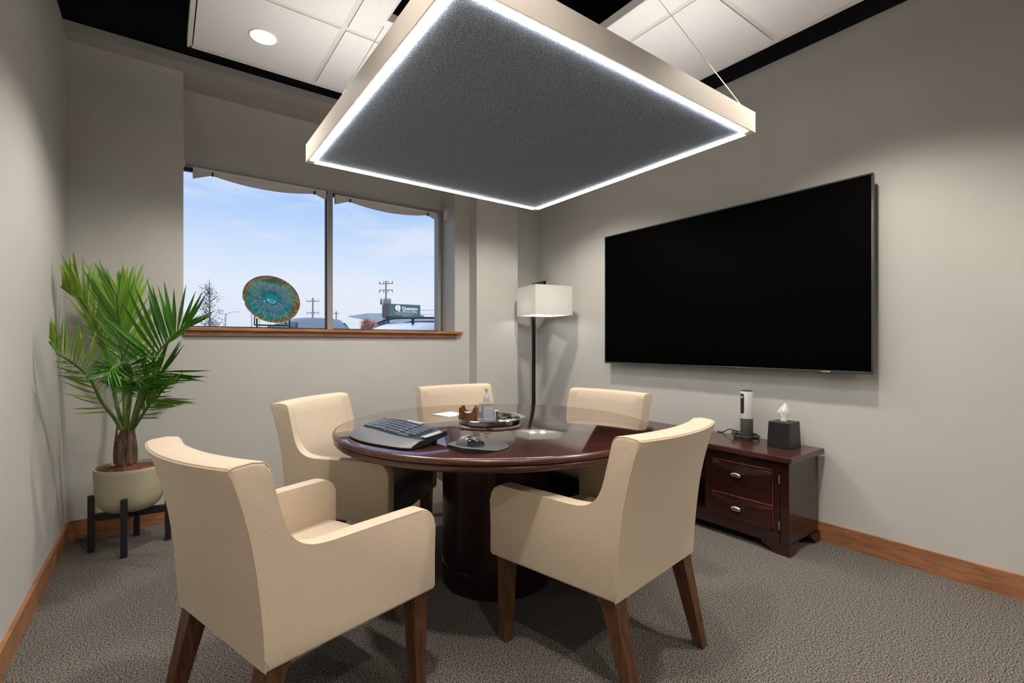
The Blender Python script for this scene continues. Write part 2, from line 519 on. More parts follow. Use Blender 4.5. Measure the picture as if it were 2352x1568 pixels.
# ------------------------------------------------------------------ room shell
XL, XR, YF = -0.45, 3.10, -2.0
YW, YG, YP = 3.78, 4.04, 3.65     # wall plane, window plane, pillar face
ZS = 2.91                          # soffit underside

struct('floor', bx(XL - 0.1, XR + 0.1, YF - 0.1, YG + 0.15, -0.12, 0), M_carpet)
wl = struct('wall_left', bx(XL - 0.12, XL, YF - 0.1, YG + 0.15, 0, 2.96), M_wall)
struct('painted_band', bx(XL - 0.12, XL - 0.002, YF - 0.1, YG + 0.15, 2.96, 3.6), M_black, wl)
wr = struct('wall_right', bx(XR, XR + 0.12, YF - 0.1, YG + 0.15, 0, ZS), M_wall)
struct('painted_band', bx(XR + 0.002, XR + 0.12, YF - 0.1, YG + 0.15, ZS, 3.6), M_black, wr)
wf = struct('wall_front', bx(XL - 0.12, XR + 0.12, YF - 0.12, YF, 0, 2.96), M_white)
struct('painted_band', bx(XL - 0.12, XR + 0.12, YF - 0.12, YF - 0.002, 2.96, 3.6), M_black, wf)

b = nb()
box(b, XL, 2.275, YW, YG + 0.12, 0, 1.195)             # below the window
box(b, XL, 0.112, YW, YG + 0.12, 1.195, ZS)            # left of the recess
box(b, 2.125, 2.275, YW, YG + 0.12, 1.195, ZS)         # right of the recess
box(b, 0.112, 2.125, YG, YG + 0.12, 2.39, ZS)          # above the window
box(b, 2.275, 2.735, YP, YG + 0.12, 0, ZS)             # pillar
box(b, 2.735, XR, 3.79, YG + 0.12, 0, ZS)              # niche right of the pillar
wb = struct('wall_back', b, M_wall)
struct('painted_band', bx(XL, XR, 3.70, YG + 0.12, 2.965, 3.6), M_black, wb)
struct('trim_1', bx(XL, XR, 3.655, YG + 0.12, ZS, 2.965), M_soffit)
cd = struct('ceiling', bx(XL - 0.12, XR + 0.12, YF - 0.12, YG + 0.12, 3.6, 3.7), M_black)
# dark ducts in the plenum
obj('duct', tube(nb(), [(2.86, -1.9, 3.12), (2.86, 3.3, 3.12)], 0.15, 24), M_black, cd, True)
obj('duct', tube(nb(), [(0.9, -1.9, 3.28), (0.9, 3.6, 3.28)], 0.13, 24), M_black, cd, True)
obj('conduit', tube(nb(), [(1.55, -1.9, 3.4), (1.55, 3.6, 3.4)], 0.03, 12), M_black, cd, True)
obj('joist', bx(XL, XR, 1.2, 1.26, 3.42, 3.6), M_black, cd)
obj('joist', bx(XL, XR, 2.4, 2.46, 3.42, 3.6), M_black, cd)


def base(name, x0, x1, y0, y1):
    b = nb()
    box(b, x0, x1, y0, y1, 0, 0.108)
    o = struct(name, b, M_trim)
    return o


base('baseboard_left', XL, XL + 0.014, YF, YW)
base('baseboard_right', XR - 0.014, XR, YF, 3.79)
base('baseboard_back', XL + 0.014, 2.261, YW - 0.014, YW)
b = nb()
box(b, 2.261, 2.749, YP - 0.014, YP, 0, 0.108)
box(b, 2.261, 2.275, YP, YW, 0, 0.108)
box(b, 2.735, 2.749, YP, 3.79, 0, 0.108)
box(b, 2.749, XR - 0.014, 3.776, 3.79, 0, 0.108)
struct('baseboard_pillar', b, M_trim)

# ceiling raft: sixteen tiles, four with the corner cut out for the pendant opening, tees and rim
TX = [0.117 + 0.61 * i for i in range(5)]
TY = [0.577 + 0.61 * i for i in range(5)]
HX0, HX1, HY0, HY1 = 0.874, 1.777, 1.39, 2.226
raft = bpy.data.objects.new('ceiling_raft', None)
C.objects.link(raft)
raft['kind'] = 'structure'
for i in range(4):
    for j in range(4):
        x0, x1, y0, y1 = TX[i] + 0.014, TX[i + 1] - 0.014, TY[j] + 0.014, TY[j + 1] - 0.014
        b = nb()
        if i in (1, 2) and j in (1, 2):
            hx = HX0 if i == 1 else HX1
            hyy = HY0 if j == 1 else HY1
            if i == 1:
                pts = [(x0, y0), (x1, y0), (x1, hyy), (hx, hyy), (hx, y1), (x0, y1)] if j == 1 else [(x0, y0), (hx, y0), (hx, hyy), (x1, hyy), (x1, y1), (x0, y1)]
            else:
                pts = [(x0, y0), (x1, y0), (x1, y1), (hx, y1), (hx, hyy), (x0, hyy)] if j == 1 else [(x0, hyy), (hx, hyy), (hx, y0), (x1, y0), (x1, y1), (x0, y1)]
            prism(b, pts, 'z', 2.702, 2.72)
        else:
            box(b, x0, x1, y0, y1, 2.702, 2.72)
        obj('ceiling_tile', b, M_tile, raft)
for x in TX[1:4]:
    if HX0 < x < HX1:
        obj('tee_bar', bx(x - 0.012, x + 0.012, TY[0], HY0, 2.706, 2.745), M_tee, raft)
        obj('tee_bar', bx(x - 0.012, x + 0.012, HY1, TY[4], 2.706, 2.745), M_tee, raft)
    else:
        obj('tee_bar', bx(x - 0.012, x + 0.012, TY[0], TY[4], 2.706, 2.745), M_tee, raft)
for y in TY[1:4]:
    if HY0 < y < HY1:
        obj('tee_bar', bx(TX[0], HX0, y - 0.012, y + 0.012, 2.7065, 2.744), M_tee, raft)
        obj('tee_bar', bx(HX1, TX[4], y - 0.012, y + 0.012, 2.7065, 2.744), M_tee, raft)
    else:
        obj('tee_bar', bx(TX[0], TX[4], y - 0.012, y + 0.012, 2.7065, 2.744), M_tee, raft)
for a in ((TX[0] - 0.012, TX[0] + 0.008, TY[0] - 0.012, TY[4] + 0.012), (TX[4] - 0.008, TX[4] + 0.012, TY[0] - 0.012, TY[4] + 0.012),
          (TX[0], TX[4], TY[0] - 0.012, TY[0] + 0.008), (TX[0], TX[4], TY[4] - 0.008, TY[4] + 0.012)):
    obj('raft_rim', bx(*a, 2.698, 2.765), M_tee, raft)
for a in ((HX0 - 0.004, HX0 + 0.004, HY0, HY1), (HX1 - 0.004, HX1 + 0.004, HY0, HY1), (HX0, HX1, HY0 - 0.004, HY0 + 0.004), (HX0, HX1, HY1 - 0.004, HY1 + 0.004)):
    obj('opening_rim', bx(*a, 2.701, 2.745), M_tee, raft)

DL = ['round recessed downlight in the corner tile towards the plant', 'round recessed downlight in the raft corner above the floor lamp',
      'round recessed downlight in the raft corner beside the television wall', 'round recessed downlight in the raft corner nearest the camera and left wall',
      'added round downlight panel, unseen behind the camera beside the left wall', 'added round downlight panel, unseen behind the camera beside the television wall']
for k, (x, y) in enumerate(DOWN):
    t = thing('recessed_downlight', DL[k], 'downlight', (x, y, 2.70), 0, 'recessed downlights in the ceiling raft')
    if k > 3:  # the added lamps behind the camera hang on their own tile
        obj('added_lamp_tile', bx(-0.3, 0.3, -0.3, 0.3, 0.002, 0.03), M_tile, t)
        obj('added_lamp_rod', tube(nb(), [(0, 0, 0.03), (0, 0, 0.9)], 0.004, 8), M_wire, t)
    obj('trim_ring', lathe(nb(), [(0.056, 0.002), (0.060, -0.003), (0.066, -0.002), (0.067, 0.002)], 40), M_white, t, True)
    obj('lens', lathe(nb(), [(0, -0.001), (0.0565, -0.001), (0.0565, 0.002), (0, 0.002)], 40), M_downlight, t)

# ------------------------------------------------------------------ window
win = bpy.data.objects.new('window_1', None)
C.objects.link(win)
win['kind'] = 'structure'
obj('head_frame', bx(0.112, 2.125, YG - 0.02, YG + 0.05, 2.372, 2.392), M_frame, win)
obj('jamb_frame', bx(2.078, 2.108, YG - 0.03, YG + 0.05, 1.25, 2.385), M_frame, win)
obj('jamb_frame', bx(0.112, 0.118, YG - 0.02, YG + 0.05, 1.25, 2.385), M_frame, win)
obj('mullion', bx(1.081, 1.123, YG - 0.03, YG + 0.05, 1.25, 2.385, bev=0.003), M_frame, win)
obj('bottom_gasket', bx(0.112, 2.09, YG - 0.01, YG + 0.04, 1.245, 1.268), M_gasket, win)
obj('head_gasket', bx(0.112, 2.09, YG + 0.0, YG + 0.03, 2.352, 2.373), M_gasket, win)
obj('mullion_gasket', bx(1.074, 1.0815, YG, YG + 0.03, 1.262, 2.36), M_gasket, win)
obj('pane', bx(0.116, 1.078, YG + 0.012, YG + 0.018, 1.262, 2.36), M_glass, win)
obj('pane', bx(1.120, 2.080, YG + 0.012, YG + 0.018, 1.262, 2.36), M_glass, win)
sill = obj('sill', bx(0.112, 2.19, YW - 0.035, YW + 0.005, 1.229, 1.252, bev=0.003), M_sillwood, win)
obj('sill_board', bx(0.112, 2.125, YW, YG + 0.05, 1.229, 1.2515), M_sillwood, win)
obj('sill_apron', bx(0.112, 2.135, YW - 0.02, YW + 0.002, 1.194, 1.229, bev=0.003), M_sillface, win)


def blind(x0, x1, zt, label):
    t = thing('roller_blind', label, 'blind', ((x0 + x1) / 2, 3.985, zt), 0, 'rolled up window blinds')
    h = (x1 - x0) / 2
    obj('head_rail', bx(-h, h, -0.014, 0.014, -0.027, 0.0, bev=0.003), M_white, t)

    def f(u, v):
        x = -h + 2 * h * u
        e0, e1 = 0.13, 0.90
        if u < e0:
            s = 0.012 + 0.045 * (1 - u / e0)
        elif u > e1:
            s = 0.012 + 0.035 * (u - e1) / (1 - e1)
        else:
            q = (u - e0) / (e1 - e0)
            s = 0.012 + 0.038 * math.sin(PI * q) ** 0.8
        a = v * PI
        return (x, 0.004 - 0.020 * math.cos(a) * (1 if v < 0.5 else 0.8), -0.022 - s * math.sin(a))
    b = nb()
    grid(b, f, 40, 10)
    obj('rolled_fabric', b, M_blind, t, 'all')
    for u in (0.13, 0.90):
        x = -h + 2 * h * u
        b = nb()
        box(b, x - 0.006, x + 0.006, -0.022, 0.0, -0.044, -0.018, bev=0.002)
        obj('clip', b, M_blackplastic, t)
    return t


blind(0.172, 1.060, 2.366, 'white roller blind rolled up over the wider left window pane')
blind(1.132, 2.045, 2.352, 'white roller blind rolled up over the right window pane')


def bracket(loc, sx, label):
    t = thing('blind_bracket', label, 'bracket', loc, 0, 'blind brackets')
    b = nb()
    box(b, -0.005 * sx, 0, -0.036, 0.036, -0.045, 0.045, bev=0.001)
    obj('plate', b, M_white, t)
    b = nb()
    box(b, -0.014 * sx, -0.003 * sx, -0.018, 0.018, -0.02, 0.02, bev=0.002)
    obj('hub', b, M_white, t)
    for z in (-0.027, 0.027):
        for y in (-0.02, 0.02):
            obj('screw', bx(min(-0.006 * sx, 0), max(-0.006 * sx, 0), y - 0.004, y + 0.004, z - 0.004, z + 0.004, bev=0.001), M_blackplastic, t)


bracket((2.125, 3.955, 2.345), 1, 'small white blind bracket screwed to the right window reveal')
bracket((0.112, 3.90, 2.36), -1, 'small white blind bracket on the left edge of the window recess')

# ------------------------------------------------------------------ pendant
PX0, PX1, PY0, PY1, PZ = 0.587, 2.085, 1.058, 2.572, 2.06
pcx, pcy = (PX0 + PX1) / 2, (PY0 + PY1) / 2
hx, hy_ = (PX1 - PX0) / 2, (PY1 - PY0) / 2
pen = thing('pendant_light', 'large square charcoal felt pendant light with glowing white edges above the round table', 'pendant light', (pcx, pcy, PZ))
FH = 0.088
IN, SW = 0.010, 0.024      # outer lip, light bar width
b = nb()
for a in ((-hx, -hx + IN, -hy_, hy_), (hx - IN, hx, -hy_, hy_), (-hx + IN, hx - IN, -hy_, -hy_ + IN), (-hx + IN, hx - IN, hy_ - IN, hy_)):
    box(b, *a, 0.0, FH)
obj('frame', b, M_penframe, pen)
for sx, sy, L in ((1, 0, hy_), (-1, 0, hy_), (0, 1, hx), (0, -1, hx)):
    L2 = L - IN - 0.03
    if sx:
        x0, x1 = sorted((sx * (hx - IN), sx * (hx - IN - SW)))
        b = bx(x0, x1, -L2, L2, -0.001, 0.02)
    else:
        y0, y1 = sorted((sy * (hy_ - IN), sy * (hy_ - IN - SW)))
        b = bx(-L2, L2, y0, y1, -0.001, 0.02)
    obj('light_bar', b, M_strip, pen)
q = IN + SW
obj('corner_cap', bx(hx - IN - 0.03, hx - IN, hy_ - IN - 0.03, hy_ - IN, 0.0, 0.02), M_penframe, pen)
obj('corner_cap', bx(-hx + IN, -hx + IN + 0.03, hy_ - IN - 0.03, hy_ - IN, 0.0, 0.02), M_penframe, pen)
obj('corner_cap', bx(hx - IN - 0.03, hx - IN, -hy_ + IN, -hy_ + IN + 0.03, 0.0, 0.02), M_penframe, pen)
obj('corner_cap', bx(-hx + IN, -hx + IN + 0.03, -hy_ + IN, -hy_ + IN + 0.03, 0.0, 0.02), M_penframe, pen)
obj('felt_panel', bx(-hx + q, hx - q, -hy_ + q, hy_ - q, 0.004, 0.018), M_felt, pen)
obj('top_cover', bx(-hx + IN, hx - IN, -hy_ + IN, hy_ - IN, 0.0205, 0.024), M_penframe, pen)
for sx in (-1, 1):
    for sy in (-1, 1):
        c = obj('cable', tube(nb(), [(sx * (hx - 0.02), sy * (hy_ - 0.02), FH - 0.01), (sx * 0.03, sy * 0.03, 3.58 - PZ)], 0.0016, 6), M_wire, pen)
        obj('cable_anchor', lathe(nb(), [(0, 0.02), (0.006, 0.02), (0.007, 0), (0, 0)], 12, (sx * (hx - 0.02), sy * (hy_ - 0.02), FH - 0.018)), M_wire, pen)
obj('ceiling_canopy', lathe(nb(), [(0, 0), (0.07, 0), (0.075, 0.01), (0.075, 0.03), (0, 0.03)], 32, (0, 0, 3.57 - PZ)), M_white, pen, True)

# ------------------------------------------------------------------ table
TC = (1.34, 1.97)
tb = thing('round_table', 'round glossy mahogany conference table on a thick drum pedestal', 'table', (*TC, 0))
r = 0.762
b = nb()
lathe(b, [(0, 0.735), (r - 0.012, 0.735), (r - 0.012, 0.7485), (r - 0.016, 0.75), (0, 0.75)], 128)
obj('table_top', b, M_mahog, tb, 30)
b = nb()
lathe(b, [(r - 0.012, 0.749), (r - 0.003, 0.7455), (r, 0.739), (r, 0.732), (r - 0.004, 0.727), (r - 0.012, 0.7255), (r - 0.008, 0.723), (r - 0.004, 0.716), (r - 0.005, 0.708),
          (r - 0.012, 0.700), (r - 0.024, 0.6965), (r - 0.14, 0.6965), (r - 0.14, 0.735)], 128)
obj('table_edge', b, M_mahog_edge, tb, 60)
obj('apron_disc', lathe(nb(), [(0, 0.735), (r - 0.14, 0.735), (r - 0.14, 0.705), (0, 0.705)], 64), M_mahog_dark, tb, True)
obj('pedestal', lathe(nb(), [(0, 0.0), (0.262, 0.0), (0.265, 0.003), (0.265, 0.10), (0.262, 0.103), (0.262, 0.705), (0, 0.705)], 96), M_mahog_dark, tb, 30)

# ------------------------------------------------------------------ chairs
CW, AT, BOW = 0.545, 0.056, 0.045
REAR = [(0.0, 0.33), (-0.004, 0.42), (-0.013, 0.52), (-0.026, 0.62), (-0.044, 0.71), (-0.066, 0.79), (-0.084, 0.842)]
TOP = [(-0.080, 0.851), (-0.068, 0.855), (-0.03, 0.858), (0.0, 0.853), (0.010, 0.842)]
FRNT = [(0.022, 0.79), (0.034, 0.74), (0.046, 0.695), (0.060, 0.660), (0.080, 0.634), (0.108, 0.616), (0.140, 0.608), (0.18, 0.605)]
ARMT = [(0.30, 0.606), (0.445, 0.606)] + [(0.482 + 0.060 * math.sin(a), 0.546 + 0.060 * math.cos(a)) for a in [i * PI / 16 for i in range(9)]] + [(0.542, 0.34), (0.538, 0.33)]
FLARE = 0.135


def flare(x, y):
    return x * (1 + FLARE * max(0.0, y) / 0.54)




def smooth2(p, n):
    return [(v.x, v.y) for v in spline([(a, b, 0) for a, b in p], n)]


REAR = smooth2(REAR, 14)
FRNT = smooth2([TOP[-1]] + FRNT, 24)[1:]
SIDE = REAR + TOP + FRNT + ARMT


def make_chair(name, label, cat, loc, rotz, group, seat_m):
    t = thing(name, label, cat, loc, rotz, group)
    def bowy(x, y, z):
        g = max(0.0, (z - 0.40) / 0.45) * max(0.0, min(1.0, (0.20 - y) / 0.10))
        return y - BOW * (1 - (2 * x / CW) ** 2) * g

    # arms: side panels that run up into the wings of the back
    for s in (-1, 1):
        b = nb()
        xo, xi = s * CW / 2, s * (CW / 2 - AT)
        prism(b, SIDE, 'x', xi, xo)
        eo = [e for e in b.edges if all(abs(v.co.x - xo) < 1e-6 for v in e.verts)]
        bmesh.ops.bevel(b, geom=eo, offset=0.011, segments=3, profile=0.5, affect='EDGES', clamp_overlap=True)
        ei = [e for e in b.edges if all(abs(v.co.x - xi) < 1e-6 for v in e.verts) and all(v.co.y > 0.12 for v in e.verts)]
        bmesh.ops.bevel(b, geom=ei, offset=0.007, segments=2, profile=0.5, affect='EDGES', clamp_overlap=True)
        for v in b.verts:
            v.co.y = bowy(*v.co)
            v.co.x = s * (CW / 2 - (CW / 2 - abs(v.co.x))) + flare(s * CW / 2, v.co.y) - s * CW / 2
        obj('arm', b, M_cream, t, True)
    # backrest between the arms, bowed backwards in plan
    BF = [(0.022, 0.79), (0.034, 0.74), (0.046, 0.695), (0.058, 0.655), (0.068, 0.60), (0.078, 0.54), (0.09, 0.46), (0.09, 0.40), (0.09, 0.33)]
    prof = REAR + TOP + BF
    hw = CW / 2 - AT + 0.001

    def bow(x, z, y):
        return bowy(x, y, z), z

    b = nb()
    NS = 16
    rows = []
    for i in range(NS + 1):
        x = -hw + 2 * hw * i / NS
        rows.append([b.verts.new((x, *bow(x, z, y))) for y, z in prof])
    for A, B in zip(rows, rows[1:]):
        for j in range(len(prof)):
            k = (j + 1) % len(prof)
            b.faces.new((A[j], A[k], B[k], B[j]))
    obj('backrest', b, M_cream, t, True)
    # seat with crowned cushion
    sw = CW / 2 - AT - 0.0005

    def sf(u, v):
        y = 0.07 + 0.465 * v
        sw2 = sw + flare(CW / 2, y) - CW / 2
        x = -sw2 + 2 * sw2 * u
        z = 0.447 + 0.022 * (1 - (2 * u - 1) ** 4) * (1 - (2 * v - 1) ** 6)
        if v > 0.93:
            z -= 0.010 * ((v - 0.93) / 0.07) ** 2
        return (x, y, z)
    b = nb()
    V = grid(b, sf, 14, 20)
    fr = [b.verts.new((V[i][-1].co.x, 0.539, 0.41)) for i in range(15)]
    f2 = [b.verts.new((V[i][-1].co.x, 0.537, 0.33)) for i in range(15)]
    f3 = [b.verts.new((V[i][0].co.x, 0.05, 0.33)) for i in range(15)]
    for A, B in (([V[i][-1] for i in range(15)], fr), (fr, f2), (f2, f3)):
        for i in range(14):
            b.faces.new((A[i], A[i + 1], B[i + 1], B[i]))
    obj('seat', b, seat_m, t, True)
    b = nb()
    tube(b, [(-sw - 0.032, 0.536, 0.433), (sw + 0.032, 0.536, 0.433)], 0.003, 6)
    obj('seat_seam', b, seat_m if seat_m is M_leather else M_piping, t, True)
    # piping
    b = nb()
    k = 0.0032
    for s in (-1, 1):
        x = s * (CW / 2 - k)
        pr = [(x + flare(s * CW / 2, y) - s * CW / 2, bowy(x, y, z) + (0.0022 if (y, z) in REAR else 0) - (0.0035 if y > 0.53 else 0.002 if y > 0.5 else 0), z - (0.003 if z > 0.57 else 0)) for y, z in SIDE[:-1]]
        tube(b, pr, 0.0022, 6)
        x2 = s * (CW / 2 - AT + 0.002)
        pr = [(x2 + flare(s * CW / 2, y) - s * CW / 2, bowy(x2, y, z) - 0.001, z - 0.001) for y, z in [TOP[-1]] + FRNT + ARMT[:-1]]
        tube(b, pr, 0.0020, 6)
    pr = []
    for i in range(25):
        x = -CW / 2 + 0.004 + (CW - 0.008) * i / 24
        y, z = bow(x, 0.844, -0.084)
        pr.append((x, y + 0.001, z + 0.001))
    tube(b, pr, 0.0022, 6)
    obj('piping', b, M_piping, t, True)
    # legs
    for s in (-1, 1):
        b = nb()
        frustum(b, s * (CW / 2 - 0.042), 0.04, 0.33, 0.0, 0.031, 0.031, 0.019, 0.019, s * 0.004, -0.085, bev=0.002)
        obj('leg', b, M_leg, t)
        b = nb()
        frustum(b, s * (CW / 2 - 0.012), 0.497, 0.33, 0.0, 0.029, 0.029, 0.019, 0.019, s * 0.002, 0.004, bev=0.002)
        obj('leg', b, M_leg, t)
    b = nb()
    box(b, -CW / 2 + 0.02, CW / 2 - 0.02, 0.015, 0.525, 0.322, 0.331)
    obj('underside', b, M_blackplastic, t)
    return t


G = 'cream armchairs around the round table'
cA = make_chair('dining_armchair', 'cream upholstered armchair with its back to the camera, right in front of the console', 'armchair', (1.407, 1.052, 0), R(8.5), G, M_cream)
cB = copy_tree(cA)
cB.location = (0.122, 1.563, 0)
cB.rotation_euler.z = R(17.5 - 90)
cB['label'] = 'cream upholstered armchair seen from behind in front of the potted palm, keyboard side'
cD = copy_tree(cA)
cD.location = (1.63, 2.87, 0)
cD.rotation_euler.z = R(179)
cD['label'] = 'cream upholstered armchair behind the table under the window, behind the hand sanitizer'
cC = make_chair('dining_armchair', 'cream armchair with black leather seat at the left of the table, behind the keyboard', 'armchair', (0.676, 2.657, 0), R(-137.6), G, M_leather)
cE = copy_tree(cC)
cE.location = (2.17, 2.014, 0)
cE.rotation_euler.z = R(90 + 7)
cE['label'] = 'cream armchair with black leather seat between the table and the console below the television'

# ------------------------------------------------------------------ television
tvy0, tvy1, tz0, tz1 = 0.912, 2.803, 0.980, 2.043
tv = thing('television', 'large black wall-mounted flat television with thin dark metal frame', 'television', (XR, (tvy0 + tvy1) / 2, (tz0 + tz1) / 2))
hw, hh = (tvy1 - tvy0) / 2, (tz1 - tz0) / 2
obj('housing', bx(-0.076, -0.045, -hw + 0.004, hw - 0.004, -hh + 0.004, hh - 0.004, bev=0.004), M_blackplastic, tv)
b = nb()
for a in ((-hw, -hw + 0.009, -hh, hh), (hw - 0.009, hw, -hh, hh), (-hw + 0.009, hw - 0.009, hh - 0.009, hh), (-hw + 0.009, hw - 0.009, -hh, -hh + 0.013)):
    box(b, -0.084, -0.066, *a, bev=0.0015)
obj('bezel', b, M_bezel, tv)
obj('screen', bx(-0.080, -0.075, -hw + 0.008, hw - 0.008, -hh + 0.012, hh - 0.008), M_screen, tv)
obj('badge', bx(-0.0855, -0.083, -hw + 0.20, -hw + 0.245, -hh + 0.002, -hh + 0.009, bev=0.001), M_nickel, tv)
obj('sensor_bar', bx(-0.085, -0.07, -hw + 0.17, -hw + 0.275, -hh - 0.004, -hh + 0.002, bev=0.001), M_blackplastic, tv)
obj('wall_mount', bx(-0.046, 0.0, -0.35, 0.35, -0.22, 0.22), M_blackmetal, tv)

# ------------------------------------------------------------------ console
CX0, CX1, CY0, CY1, CZ = 2.665, 3.082, 1.165, 2.68, 0.54
co = thing('media_console', 'dark espresso wood media console with panelled doors along the right wall', 'console', (CX0, CY0, 0))
LX, LY = CX1 - CX0, CY1 - CY0
fx = 0.045
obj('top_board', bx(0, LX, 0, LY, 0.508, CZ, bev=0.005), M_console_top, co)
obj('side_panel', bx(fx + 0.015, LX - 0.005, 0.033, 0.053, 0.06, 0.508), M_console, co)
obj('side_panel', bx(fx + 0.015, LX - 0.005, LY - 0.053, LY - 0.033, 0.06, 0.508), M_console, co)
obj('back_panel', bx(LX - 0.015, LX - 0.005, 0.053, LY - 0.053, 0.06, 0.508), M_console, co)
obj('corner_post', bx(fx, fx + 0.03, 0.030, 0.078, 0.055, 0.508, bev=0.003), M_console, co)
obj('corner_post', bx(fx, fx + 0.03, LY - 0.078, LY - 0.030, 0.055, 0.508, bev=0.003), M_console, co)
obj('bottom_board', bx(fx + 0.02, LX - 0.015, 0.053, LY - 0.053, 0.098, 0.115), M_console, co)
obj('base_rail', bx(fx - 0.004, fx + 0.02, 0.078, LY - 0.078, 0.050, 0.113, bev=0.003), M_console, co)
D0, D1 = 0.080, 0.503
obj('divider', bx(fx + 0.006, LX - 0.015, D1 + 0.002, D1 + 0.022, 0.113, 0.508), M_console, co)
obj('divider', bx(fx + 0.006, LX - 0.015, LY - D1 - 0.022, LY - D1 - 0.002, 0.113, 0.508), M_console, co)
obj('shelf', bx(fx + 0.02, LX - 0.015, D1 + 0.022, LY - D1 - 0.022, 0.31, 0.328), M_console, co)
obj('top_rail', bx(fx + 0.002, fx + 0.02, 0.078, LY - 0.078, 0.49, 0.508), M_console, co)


def door(y0, y1, hinge_y):
    d = nb()
    # stiles and rails
    p0, p1 = y0 + 0.036, y1 - 0.036
    box(d, fx - 0.002, fx + 0.018, y0, p0, 0.114, 0.488, bev=0.002)
    box(d, fx - 0.002, fx + 0.018, p1, y1, 0.114, 0.488, bev=0.002)
    box(d, fx - 0.002, fx + 0.018, p0, p1, 0.450, 0.488)
    d = obj('door', d, M_console, co)
    for z0, z1 in ((0.1145, 0.2505), (0.2565, 0.447)):
        def f(u, v):
            s = 2 * u - 1
            edge = min(1.0, min(v, 1 - v) * (z1 - z0) / 0.045 + 0.25 * 0) if v > 0.5 else 1.0
            arch = 1 - (1 - v) * (z1 - z0) / (0.050 * (1 - 0.75 * s * s) + 0.004)
            x = fx + 0.004 - 0.014 * (1 - max(0.0, min(1.0, arch)) ** 1.2)
            return (x, p0 + 0.002 + (p1 - p0 - 0.004) * u, z0 + (z1 - z0) * v)
        b = nb()
        grid(b, f, 24, 24)
        obj('drawer_front', b, M_console, d, True)
    b = nb()
    for z in (0.2535, 0.449):
        box(b, fx - 0.0115, fx + 0.004, p0, p1, z - 0.0022, z + 0.0022)
    for y in (p0, p1):
        box(b, fx - 0.0045, fx + 0.003, y - 0.0012, y + 0.0012, 0.13, 0.449)
    obj('bead', b, M_bead, d)
    for z in (0.380, 0.185):
        yc = (y0 + y1) / 2 + 0.02
        b = nb()
        lathe(b, [(0, 0.0), (0.007, 0.0), (0.005, 0.012), (0.006, 0.014), (0.0125, 0.017), (0.0135, 0.021), (0.010, 0.026), (0, 0.028)], 24)
        bmesh.ops.transform(b, matrix=Matrix.Translation((fx - 0.008, yc, z)) @ Matrix.Diagonal((1, 2.3, 1, 1)) @ Matrix.Rotation(-PI / 2, 4, 'Y'), verts=b.verts)
        obj('knob', b, M_nickel, d, True)
    for z in (0.155, 0.405):
        obj('hinge', tube(nb(), [(fx - 0.004, hinge_y, z - 0.022), (fx - 0.004, hinge_y, z + 0.022)], 0.004, 8), M_nickel, d, True)


door(D0, D1, D0 - 0.001)
door(LY - D1, LY - D0, LY - D0 + 0.001)
# bracket feet
for sy, y in ((1, 0.022), (-1, LY - 0.022)):
    for sx, x in ((1, fx - 0.010), (-1, LX - 0.004)):
        b = nb()
        y0, y1 = sorted((y, y + sy * 0.02)); x0, x1 = sorted((x, x + sx * 0.02))
        pts = [(0, 0), (0.075, 0), (0.105, 0.022), (0.15, 0.040), (0.15, 0.058), (0, 0.058)]
        prism(b, [(y + sy * u, v) for u, v in pts], 'x', x0, x1)
        pts = [(0, 0), (0.055, 0), (0.075, 0.022), (0.11, 0.040), (0.11, 0.058), (0, 0.058)]
        prism(b, [(x + sx * max(u, 0.0202), v) for u, v in pts], 'y', y0, y1)
        obj('foot', b, M_console, co)

# things on the console
cc = thing('conference_camera', 'white and grey cylindrical conference camera standing on the console', 'conference camera', (2.995, 1.575, CZ), R(70))
lathe_b = lathe(nb(), [(0, 0), (0.0355, 0), (0.0365, 0.003), (0.0365, 0.128), (0.0355, 0.130), (0, 0.130)], 48)
obj('speaker_base', lathe_b, M_camgrey, cc, True)
obj('camera_body', lathe(nb(), [(0, 0.130), (0.037, 0.130), (0.0375, 0.132), (0.0375, 0.298), (0.036, 0.302), (0, 0.302)], 48), M_camwhite, cc, True)
obj('top_cap', lathe(nb(), [(0.0345, 0.300), (0.0350, 0.305), (0.033, 0.306), (0, 0.306)], 48), M_blackplastic, cc, True)
b = nb()


def pan(u, v):
    a = -0.42 + 0.84 * u
    s = 2 * u - 1
    zc = 0.225 + (0.105 / 2 + 0.011 * math.sqrt(max(0, 1 - s * s))) * (2 * v - 1)
    return (0.0382 * math.sin(a), 0.0382 * math.cos(a), zc)


grid(b, pan, 16, 12)
obj('control_panel', b, M_blackplastic, cc, True)
for z in (0.178, 0.195, 0.212, 0.229):
    b = lathe(nb(), [(0, 0.0015), (0.0045, 0.0015), (0.005, 0), (0, 0)], 16)
    bmesh.ops.transform(b, matrix=Matrix.Translation((0, 0.0380, z)) @ Matrix.Rotation(-PI / 2, 4, 'X'), verts=b.verts)
    obj('button', b, M_camgrey, cc, True)
b = lathe(nb(), [(0, 0.003), (0.006, 0.003), (0.0085, 0.0015), (0.0095, 0), (0, 0)], 24)
bmesh.ops.transform(b, matrix=Matrix.Translation((0, 0.0378, 0.262)) @ Matrix.Rotation(-PI / 2, 4, 'X'), verts=b.verts)
obj('lens', b, M_steel, cc, True)
